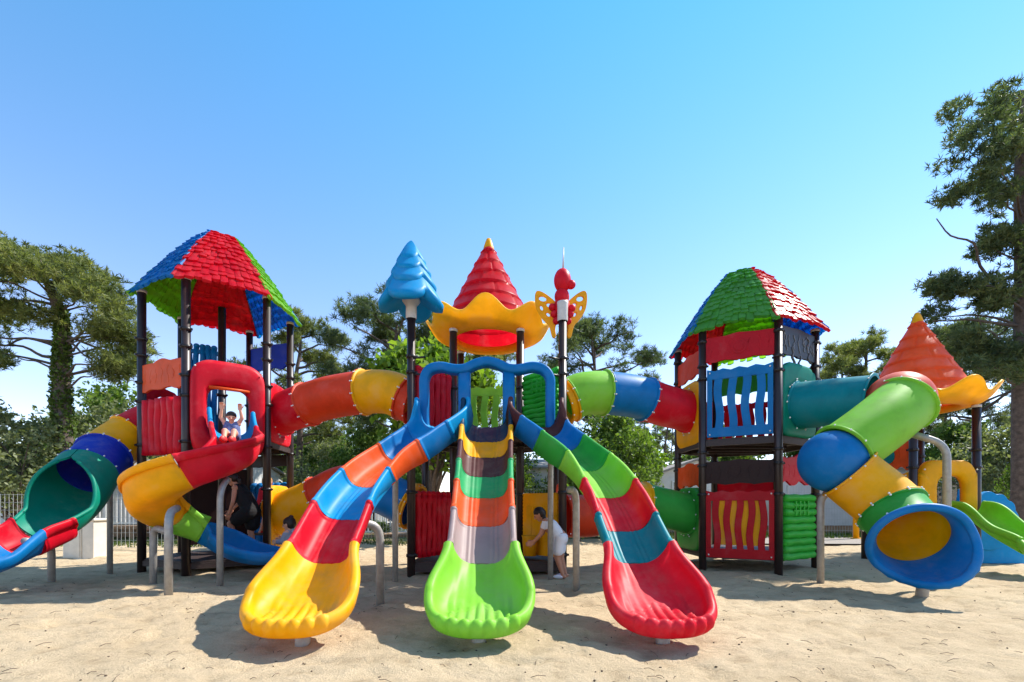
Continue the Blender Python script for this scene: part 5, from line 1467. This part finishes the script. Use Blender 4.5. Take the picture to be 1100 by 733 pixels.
# girl in white leaning to the yellow bucket
J = dict(hipL=(0, .085, .68), hipR=(0, -.085, .68), chest=(.17, 0, .88), shL=(.24, .13, .98), shR=(.24, -.13, .98), head=(.37, 0, 1.1), look=(.85, .0, -.5), hr=.104,
         elL=(.32, .17, .76), wrL=(.46, .11, .62), elR=(.34, -.17, .76), wrR=(.48, -.11, .6), knL=(.04, .08, .36), anL=(-.05, .08, .07), knR=(.0, -.085, .36), anR=(-.08, -.085, .07), hdL=(.9, 0, -.3), hdR=(.9, 0, -.3))
w, B, P = person('girl in a white top with a dark ponytail leaning over the yellow bucket', (.80, 7.72, .0), R(168), .95, J, 'skin2')
garment(w, 'top', 'clothwhite', B, [((.02, .05, .72), (.16, .05, .9), .116, .118), ((.02, -.05, .72), (.16, -.05, .9), .116, .118), ((.16, 0, .9), (.23, .11, .97), .105, .07), ((.16, 0, .9), (.23, -.11, .97), .105, .07), ((.24, .13, .97), (.27, .15, .89), .064, .056), ((.24, -.13, .97), (.27, -.15, .89), .064, .056)])
garment(w, 'shorts', 'clothwhite', B, [((-.01, .07, .68), (-.01, -.07, .68), .125, .125), ((0, .085, .66), (.03, .09, .48), .108, .1), ((0, -.085, .66), (.01, -.09, .48), .108, .1)], label='pale shorts')
hair(w, P, .104, .95, 'hairdark', tail=[(-.8, .1, .2), (-.7, .6, -.6), (-.3, .8, -1.4), (-.1, .85, -2.1)])
g = G(); g.sphere(B((0, .08, .03)), (.11, .045, .035)); g.sphere(B((-.03, -.085, .03)), (.11, .045, .035)); build(g, 'shoe', M['clothwhite'], w)
# small child sitting at the head of the spiral slide, arms up on the bar
J = dict(hipL=(0, .07, .1), hipR=(0, -.07, .1), chest=(.0, 0, .3), shL=(.01, .12, .4), shR=(.01, -.12, .4), head=(.05, 0, .53), look=(.95, .12, -.25), hr=.1,
         elL=(.05, .2, .52), wrL=(.1, .17, .7), elR=(.05, -.2, .52), wrR=(.1, -.17, .7), knL=(.27, .085, .2), anL=(.42, .08, -.03), knR=(.27, -.085, .2), anR=(.42, -.08, -.03), toeL=(.5, .08, .04), toeR=(.5, -.08, .04), hdL=(.2, 0, 1), hdR=(.2, 0, 1), pnL=(1, 0, 0), pnR=(1, 0, 0), curl=1.0)
w, B, P = person('small child in blue sitting at the top of the spiral slide, arms raised', (-4.84, 8.04, 2.29), R(-68), .8, J, 'skin')
garment(w, 'outfit', 'clothnavy', B, [((0, .05, .12), (0, .05, .3), .12, .115), ((0, -.05, .12), (0, -.05, .3), .12, .115), ((0, 0, .3), (.01, .1, .39), .1, .068), ((0, 0, .3), (.01, -.1, .39), .1, .068), ((0, .07, .1), (.12, .08, .15), .105, .095), ((0, -.07, .1), (.12, -.08, .15), .105, .095)])
hair(w, P, .1, .8, 'hairdark')
g = G(); g.sphere(B((.45, .08, 0)), (.045, .09, .06)); g.sphere(B((.45, -.08, 0)), (.045, .09, .06)); build(g, 'shoe', M['shoered'], w)

# ---------------------------------------------------------------- sky, sun, camera
AZ, EL = R(25), R(49)          # the sun stands behind the playground, to the right (azimuth measured from +X towards +Y)
sd_ = V((math.cos(EL) * math.cos(AZ), math.cos(EL) * math.sin(AZ), math.sin(EL)))
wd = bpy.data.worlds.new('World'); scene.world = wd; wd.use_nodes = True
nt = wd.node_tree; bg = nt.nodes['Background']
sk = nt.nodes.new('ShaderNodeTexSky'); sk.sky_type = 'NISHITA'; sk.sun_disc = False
sk.sun_elevation = EL; sk.sun_rotation = math.pi / 2 - AZ
sk.air_density = 1.0; sk.dust_density = .0; sk.ozone_density = 2.0; sk.altitude = 10
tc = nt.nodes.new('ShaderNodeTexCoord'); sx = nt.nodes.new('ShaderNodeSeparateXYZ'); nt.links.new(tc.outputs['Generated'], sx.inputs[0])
rp = ramp(nt.nodes, nt.links, sx.outputs['Z'], [(0, (.92, .80, .80)), (.3, (.76, .72, .78)), (.74, (.35, .78, .86)), (.95, (1.25, 1.06, .8))])  # overhead end tinted warm and bright, an added fill above the view
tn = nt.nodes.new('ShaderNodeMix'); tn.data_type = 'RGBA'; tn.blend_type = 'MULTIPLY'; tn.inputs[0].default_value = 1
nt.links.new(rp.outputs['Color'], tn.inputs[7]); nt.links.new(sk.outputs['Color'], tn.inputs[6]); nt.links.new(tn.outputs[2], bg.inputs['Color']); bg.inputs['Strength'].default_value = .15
sl = bpy.data.lights.new('sun', 'SUN'); sl.energy = 3.2; sl.angle = R(.53); sl.color = (1, .95, .87)
so = bpy.data.objects.new('sun', sl); COL.objects.link(so); so.rotation_euler = (-sd_).to_track_quat('-Z', 'Y').to_euler(); so.location = sd_ * 60
cam = bpy.data.cameras.new('camera'); co = bpy.data.objects.new('camera', cam); COL.objects.link(co)
co.location = (0, 0, EYE); co.rotation_euler = (R(90), 0, 0)
cam.sensor_width = 36; cam.lens = 36 * F / 1100; cam.shift_y = (HZ - 366.5) / 1100; cam.clip_end = 3000; cam.clip_start = .05
scene.camera = co
scene.view_settings.view_transform = 'Standard'; scene.view_settings.look = 'None'; scene.view_settings.gamma = 1
scene.view_settings.use_curve_mapping = False; scene.view_settings.exposure = 1.33
scene.cycles.max_bounces = 8; scene.cycles.diffuse_bounces = 4; scene.cycles.transmission_bounces = 6
scene.cycles.use_denoising = True
